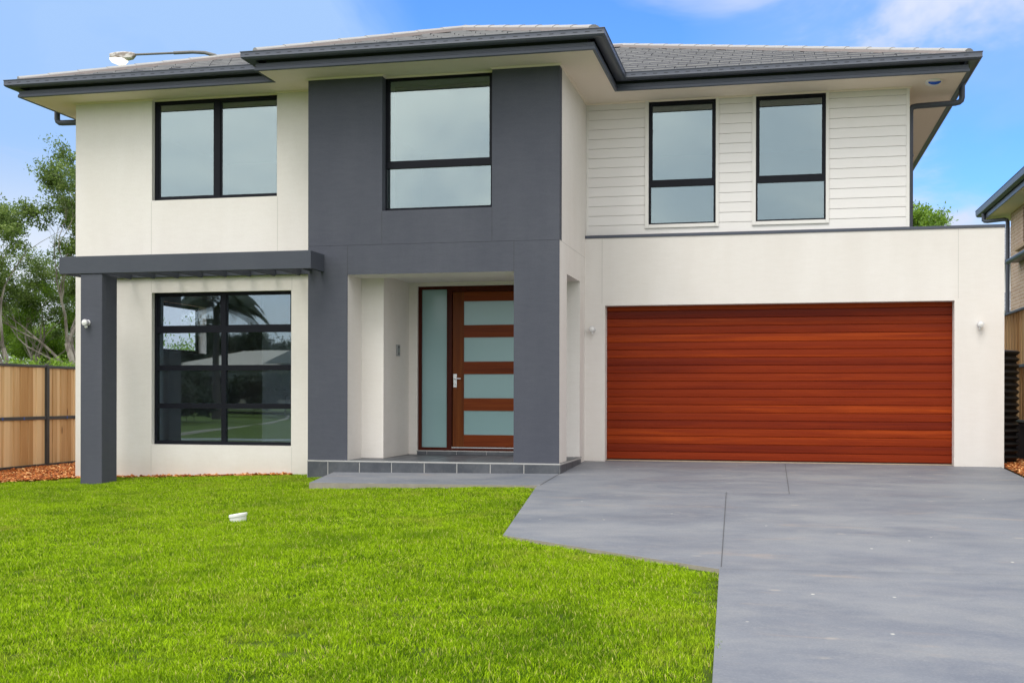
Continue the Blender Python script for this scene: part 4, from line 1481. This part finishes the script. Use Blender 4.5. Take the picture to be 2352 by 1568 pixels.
def leaf_cloud(tips, nper, crad, lsize, seed, aspect=.38, flat=.7):
    r_ = np.random.RandomState(seed)
    C = np.array([[t[0].x, t[0].y, t[0].z] for t in tips]); S = np.array([t[1] for t in tips])
    S = S * r_.uniform(.6, 1.35, len(S))
    n = len(C) * nper
    ci_ = np.repeat(np.arange(len(C)), nper)
    g = r_.normal(0, 1, (n, 3)); g /= np.linalg.norm(g, axis=1)[:, None]
    rad = r_.rand(n) ** .5
    P = C[ci_] + g * (rad * crad * S[ci_])[:, None] * np.array([1, 1, flat])
    l = lsize * r_.uniform(.6, 1.4, n)
    a = r_.normal(0, 1, (n, 3)); a[:, 2] -= .5; a /= np.linalg.norm(a, axis=1)[:, None]
    b_ = np.cross(a, r_.normal(0, 1, (n, 3))); b_ /= np.linalg.norm(b_, axis=1)[:, None]
    A_, B_ = a * l[:, None] * .5, b_ * (l * aspect)[:, None] * .5
    V = np.stack([P - A_, P + B_, P + A_, P - B_], 1).reshape(-1, 3)
    Fq = np.arange(n * 4).reshape(n, 4)
    attr = np.clip(.5 * r_.rand(n) + .5 * np.repeat(r_.rand(len(C)), nper), 0, 1)
    return V, Fq, np.repeat(attr, 4)


def tree(name, loc, h, label, cat='tree', group=None, seed=1, mleaf=None, mbark=None, spread=.75, maxd=4, trunk=.32, nper=46, crad=.42, lsize=.13, lean=(0, 0), r0=None, up=1.0, flat=.7):
    rr = random.Random(seed)
    base = Vector(loc)
    t = empty(name, loc)
    segs, tips = [], []
    d = Vector((lean[0], lean[1], 1)).normalized()
    r0 = r0 or h * .016
    grow(rr, base - Vector((0, 0, .2)), d, h * trunk, r0, 0, segs, tips, maxd, spread, up)
    top = max(tp[0].z for tp in tips)
    k = h / (top - base.z + crad * .5)
    def sc3(p): return base + (p - base) * k
    segs = [([sc3(p) for p in pts], rad) for pts, rad in segs]
    tips = [(sc3(p), s) for p, s in tips]
    b = MB()
    for pts, rad in segs: b.tube(pts, rad, 6, caps=False)
    b.build('trunk', mbark or M_BARK, t, smooth=True)
    V, Fq, A = leaf_cloud(tips, nper, crad, lsize, seed, flat=flat)
    make_quads('crown', V, Fq, A, mleaf or M_LEAF, t)
    tag(t, label, cat, group)
    return t


GR1 = 'gum trees beyond the left fence'
tree('gum_tree', (-22.4, 22, -.3), 11.2, 'tall open gum tree rising highest beside the left edge of the house', seed=11, group=GR1, lean=(-.10, 0), spread=.62, maxd=5, nper=88, crad=.44, lsize=.125, trunk=.34)
tree('gum_tree', (-23.5, 20, -.3), 8.7, 'grey-green gum tree with a spreading crown behind the left fence', seed=5, group=GR1, lean=(.10, 0), spread=.70, maxd=5, nper=72, crad=.44, lsize=.125)
tree('gum_tree', (-25.5, 24.5, -.3), 5.9, 'dense mid-green gum tree behind the pergola beam end', seed=23, group=GR1, mleaf=M_LEAFB, spread=.78, maxd=5, nper=68, crad=.48, lsize=.105)
tree('gum_tree', (-26.2, 23, -.3), 7.1, 'sparse gum tree with white forked trunks at the left picture edge', seed=31, group=GR1, spread=.7, maxd=5, nper=36, crad=.40, lsize=.105)
tree('gum_tree', (-27.6, 27, -.3), 5.3, 'low leafy gum tree filling the gap behind the fence post', seed=43, group=GR1, mleaf=M_LEAFB, spread=.85, maxd=5, nper=60, crad=.5, lsize=.105)
tree('gum_tree', (-30.0, 28, -.3), 6.0, 'distant rounded gum tree furthest back on the left', seed=47, group=GR1, spread=.8, maxd=5, nper=68, crad=.5, lsize=.105)
tree('gum_tree', (-33.5, 26, -.3), 8.5, 'gum tree beyond the left edge of the fence view', seed=53, group=GR1, spread=.7, maxd=4, nper=40, crad=.6, lsize=.16)
tree('gum_tree', (-17.0, 30, -.3), 6.4, 'gum tree hidden mostly behind the left of the house', seed=59, group=GR1, spread=.7, maxd=4, nper=40, crad=.6, lsize=.16)
tree('shrub', (-19.9, 17, -.3), 2.75, 'rounded bright green shrub just above the fence top against the house', 'shrub', seed=61, mleaf=M_LEAFB, mbark=M_BARKD, spread=1.0, maxd=4, nper=34, crad=.34, lsize=.11, trunk=.25)
# low scrub closing the view under the gum trees
sr = np.random.RandomState(5)
tp = [(Vector((sr.uniform(-44, -12), sr.uniform(29, 37), sr.uniform(0, 4.6) * sr.uniform(.35, 1))), sr.uniform(.8, 1.6)) for _ in range(900)]
V, Fq, A = leaf_cloud(tp, 60, .75, .17, 77)
o = make_quads('bushland', V, Fq, A, M_LEAFB)
tag(o, 'dull green mass of scrub behind the gum trees on the left', 'scrub', kind='stuff')
# crowns seen over the parapet
GR2 = 'green trees over the parapet'
tree('leafy_tree', (7.0, 25, 0), 7.85, 'bright green tree crown over the parapet right against the weatherboard corner', seed=71, group=GR2, mleaf=M_LEAFB, spread=.72, maxd=5, nper=90, crad=.50, lsize=.13, trunk=.35)
tree('leafy_tree', (8.15, 26, 0), 7.85, 'rounded bright green tree crown over the middle of the parapet end', seed=73, group=GR2, mleaf=M_LEAFB, spread=.72, maxd=5, nper=90, crad=.50, lsize=.13, trunk=.35)

# ================================================================== NEIGHBOURING HOUSES
nb = empty('brick_house', (10.0, 9.0, 0.3))
tag(nb, 'two-storey tan brick house with grey gutter at the right picture edge', 'house')
b = MB()
b.panel(FXm(8.2), -2.0, 14.8, 0.2, 5.56, [(11.6, 13.27, 4.60, 5.50)], .24)
b.box(8.44, 16, 14.56, 14.8, .2, 5.56); b.box(8.44, 16, -2.0, -1.76, .2, 5.56)
b.build('wall', M_BRICK, nb)
b = MB(); b.bbox(8.12, 8.30, 11.5, 13.90, 4.50, 4.60, .01); b.build('window_sill', M_SILLB, nb)
b = MB(); b.panel(FXm(8.30), 11.6, 13.27, 4.60, 5.50, [(11.66, 13.20, 4.66, 5.44)], .05); wn_ = b.build('window', M_FRAME, nb)
b = MB(); b.box(8.32, 8.326, 11.66, 13.20, 4.66, 5.44); b.build('pane', M_GLASS, wn_)
b = MB(); b.box(7.72, 16.4, -2.4, 16.05, 5.56, 5.575); b.build('soffit', M_SOFFIT, nb)
b = MB()
nf = [(16, 16.07), (7.71, 16.07), (7.71, -2.4)]
b.sweep([(-.02, 5.555), (.004, 5.555), (.004, 5.72), (-.02, 5.76)], nf, 0)
b.build('fascia', M_GUTTER, nb)
b = MB()
nf = [(16, 16.08), (7.70, 16.08), (7.70, -2.4)]
b.sweep([(.0, 5.82), (.0, 5.69), (.03, 5.67), (.08, 5.68), (.115, 5.71), (.125, 5.76), (.125, 5.84), (.135, 5.845), (.13, 5.86), (.12, 5.86)], nf, 0)
b.build('gutter', M_GUTTER, nb, smooth=True)
b = MB()
b.add([(7.6, 16.2, 5.82), (7.6, -2.5, 5.82), (12.0, -2.5, 7.5), (12.0, 11.8, 7.5), (16.4, 16.2, 5.82), (16.4, -2.5, 5.82)], [(0, 1, 2, 3), (0, 3, 4), (3, 2, 5, 4)])
b.build('roof', M_TILE, nb)
b = MB()
b.tube([(7.66, 15.45, 5.68), (7.66, 15.45, 5.52), (7.68, 15.43, 5.48), (7.74, 15.38, 5.465), (8.08, 15.0, 5.45), (8.13, 14.93, 5.42), (8.145, 14.9, 5.36), (8.145, 14.9, .3)], .05, 12)
b.build('downpipe', M_GUTTER, nb, smooth=True)
b = MB()
b.bbox(7.95, 8.19, 8.0, 13.75, 4.20, 4.27, .01); b.tube([(7.95, 13.78, 4.235), (7.95, 8.0, 4.235)], .06, 10)
b.build('window_hood', M_GUTTER, nb)

gh = empty('grey_house', (14.5, 33, 0))
tag(gh, 'distant house with grey wavy-tiled roofs glimpsed between garage wall and brick house', 'house')
b = MB(); b.box(10.2, 20, 30.5, 40, 0, 5.95); b.build('wall', M_TRIM, gh)


def wavy(mb, x0, x1, y0, z0, y1, z1):
    n = int((y1 - y0) / .33)
    for k in range(n):
        ta, tb = k / n, (k + 1) / n
        ya, yb = y0 + (y1 - y0) * ta, y0 + (y1 - y0) * tb + .02
        za, zb = z0 + (z1 - z0) * ta + .05, z0 + (z1 - z0) * tb
        V = []
        m = int((x1 - x0) / .05)
        for i in range(m + 1):
            x = x0 + .05 * i; w = .035 * math.sin(2 * math.pi * x / .28)
            V += [(x, ya, za + w - .07), (x, ya, za + w), (x, yb, zb + w)]
        mb.add(V, [f for i in range(m) for f in ((3 * i, 3 * i + 3, 3 * i + 4, 3 * i + 1), (3 * i + 1, 3 * i + 4, 3 * i + 5, 3 * i + 2))])


b = MB()
wavy(b, 9.8, 20.4, 30.0, 6.05, 34.8, 7.9)
wavy(b, 9.8, 20.4, 28.4, 4.0, 30.49, 4.9)
b.build('roof', mat('blue_grey_tile', lambda N, p, bs: N.mix(N.noise(p, 8, 3), (0.22, 0.23, 0.26), (0.34, 0.35, 0.38)), 0.7), gh)
b = MB(); b.box(9.8, 20.4, 29.9, 30.02, 5.88, 6.04); b.build('gutter', M_GUTTER, gh)

# ================================================================== STREET LAMP behind the house
sp_ = empty('street_lamp', (-12.95, 14.0, -0.3))
tag(sp_, 'lit street lamp whose arm reaches over the left ridge of the roof', 'street lamp')
b = MB()
b.tube([(-12.95, 14, -.4), (-12.95, 14, 5), (-12.95, 14, 9.9), (-12.97, 14, 10.25), (-13.08, 14, 10.50), (-13.30, 14, 10.66), (-13.62, 14, 10.76), (-14.0, 14, 10.80), (-14.6, 14, 10.815)], [.11, .09, .07, .062, .058, .052, .05, .048, .048], 12)
b.build('pole', M_POLE, sp_, smooth=True)
b = MB(); b.tube([(-14.55, 14, 10.813), (-15.90, 14, 10.845)], .032, 10); b.build('arm', M_POLE, sp_, smooth=True)


def hull(mb, secs, mi=0):
    """loft of rectangular-octagonal sections: (x, half width, z bottom, z top)"""
    V = []
    for (x, hw, zb, zt) in secs:
        c = min(hw, (zt - zb) * .5) * .35
        V += [(x, 14 - hw + c, zb), (x, 14 + hw - c, zb), (x, 14 + hw, zb + c), (x, 14 + hw, zt - c), (x, 14 + hw - c, zt), (x, 14 - hw + c, zt), (x, 14 - hw, zt - c), (x, 14 - hw, zb + c)]
    n = len(secs)
    F = [(i * 8 + k, i * 8 + (k + 1) % 8, (i + 1) * 8 + (k + 1) % 8, (i + 1) * 8 + k) for i in range(n - 1) for k in range(8)]
    F += [tuple(range(7, -1, -1)), tuple((n - 1) * 8 + k for k in range(8))]
    mb.add(V, F, mi)


b = MB(); hull(b, [(-15.83, .05, 10.80, 10.88), (-15.93, .10, 10.72, 10.91), (-16.15, .13, 10.70, 10.93), (-16.40, .15, 10.78, 10.92), (-16.60, .12, 10.79, 10.90)]); b.build('lamp_casing', M_LAMPH, sp_)
b = MB(); hull(b, [(-16.12, .10, 10.66, 10.715), (-16.20, .13, 10.60, 10.77), (-16.38, .14, 10.575, 10.775), (-16.55, .12, 10.64, 10.785), (-16.61, .10, 10.73, 10.787)]); b.build('lamp_lens', M_LAMPG, sp_)

# ================================================================== ACROSS THE ROAD (seen reflected in the lower window)
oh = empty('bungalow', (-33.0, -62, 0.3))
tag(oh, 'cream brick bungalow with hipped roof across the road, reflected in the lower window', 'house')
b = MB(); b.box(-39, -24, -72, -60, 0.1, 2.75); b.build('wall', mat('cream_brick', lambda N, p, bs: N.mix(N.noise(p, 3), (0.42, 0.33, 0.22), (0.5, 0.4, 0.28)), .85), oh)
b = MB()
b.add([(-39.6, -59.4, 2.7), (-23.4, -59.4, 2.7), (-23.4, -72.6, 2.7), (-39.6, -72.6, 2.7), (-35, -64, 4.1), (-29, -64, 4.1)], [(0, 1, 5, 4), (1, 2, 5), (2, 3, 4, 5), (3, 0, 4)])
b.add([(-30.5, -57.4, 2.95), (-26.5, -57.4, 2.95), (-28.5, -57.4, 3.9), (-30.5, -64, 2.95), (-26.5, -64, 2.95), (-28.5, -64, 3.9)], [(0, 2, 5, 3), (1, 4, 5, 2), (0, 1, 2)])
b.build('roof', mat('pale_roof', lambda N, p, bs: N.mix(N.noise(p, 2), (0.36, 0.30, 0.24), (0.5, 0.44, 0.37)), .8), oh)
for xx in (-36, -30.5, -26.5):
    b = MB(); b.box(xx, xx + 1.6, -60.0, -59.96, 1.0, 2.2); b.build('window', M_FRAME, oh)

pl = empty('palm_tree', (-25.0, -40, -.1))
tag(pl, 'tall palm with drooping fronds across the road, reflected in the lower window', 'palm')
b = MB()
b.tube([(-25.0, -40, -.3), (-25.05, -40, 2), (-25.0, -40, 4.2), (-25.0, -40, 5.3)], [.24, .17, .15, .20], 10); b.build('trunk', M_BARKD, pl, smooth=True)
pr = np.random.RandomState(9)
V, Fq, A = [], [], []
for i in range(24):
    az = 2 * math.pi * i / 24 + pr.uniform(-.12, .12); el = pr.uniform(.25, 1.0)
    L = pr.uniform(3.0, 3.9)
    for s in np.linspace(.12, 1, 46):
        r_x = L * s * math.cos(el) * (1 - .15 * s); z_ = L * (s * math.sin(el) * .9 - .72 * s ** 2.4)
        px_, py_, pz_ = -25 + r_x * math.cos(az), -40 + r_x * math.sin(az), 5.35 + z_
        for sd in (-1, 1):
            ll = .55 * math.sin(math.pi * min(1, s * .9 + .08)) + .08
            tx_, ty_ = -math.sin(az) * sd, math.cos(az) * sd
            ex, ey, ez = px_ + tx_ * ll * .75 + math.cos(az) * .18, py_ + ty_ * ll * .75 + math.sin(az) * .18, pz_ - ll * .75
            k = len(V)
            ox, oy = math.cos(az) * .018, math.sin(az) * .018
            V += [(px_ - ox, py_ - oy, pz_), (px_ + ox, py_ + oy, pz_), (ex + ox, ey + oy, ez), (ex - ox, ey - oy, ez)]
            Fq.append((k, k + 1, k + 2, k + 3)); A += [pr.rand()] * 4
make_quads('fronds', np.array(V), np.array(Fq), np.array(A), M_LEAFD, pl)
GR3 = 'dark trees across the road'
dts = [(-56, -80, 6.8), (-52, -83, 7.2), (-48, -79, 6.4), (-44.5, -82, 6.6), (-41, -80, 6.0), (-37.5, -83, 6.4), (-34.5, -79, 5.2), (-31, -82, 6.2), (-27, -84, 6.6),
       (-41.5, -66, 5.2), (-43, -60, 4.2), (-33.5, -52, 3.2), (-36, -55, 3.8), (-28.2, -51, 2.3), (-22.8, -33.5, 1.3), (-24.5, -36, 1.6), (-26.5, -38.5, 1.5), (-26.6, -52, 2.6), (-30.0, -50.5, 1.7)]
for i, (x, y, h) in enumerate(dts):
    h = h * 1.3 if h > 4.5 else h
    tree('dark_tree', (x, y, .2), h, 'dark bushy tree across the road, seen only as a reflection', seed=80 + i, group=GR3, mleaf=M_LEAFD, mbark=M_BARKD, spread=.95, maxd=4, nper=90, crad=.36 * h ** .6, lsize=.32, trunk=.14)
bigt = [(2.0, -44, 13), (-8, -47, 14), (10, -45, 13.5), (-3, -52, 15), (17, -50, 14)]
for i, (x, y, h) in enumerate([(a, c, 8.2 + .3 * (i % 3)) for i, (a, c, _) in enumerate(bigt)]):
    tree('dark_tree', (x, y, -.3), h, 'tall tree across the road, reflected in the front door glass', seed=120 + i, group='tall trees facing the porch', mleaf=M_LEAFD, mbark=M_BARKD, spread=.8, maxd=4, nper=50, crad=1.0, lsize=.34)
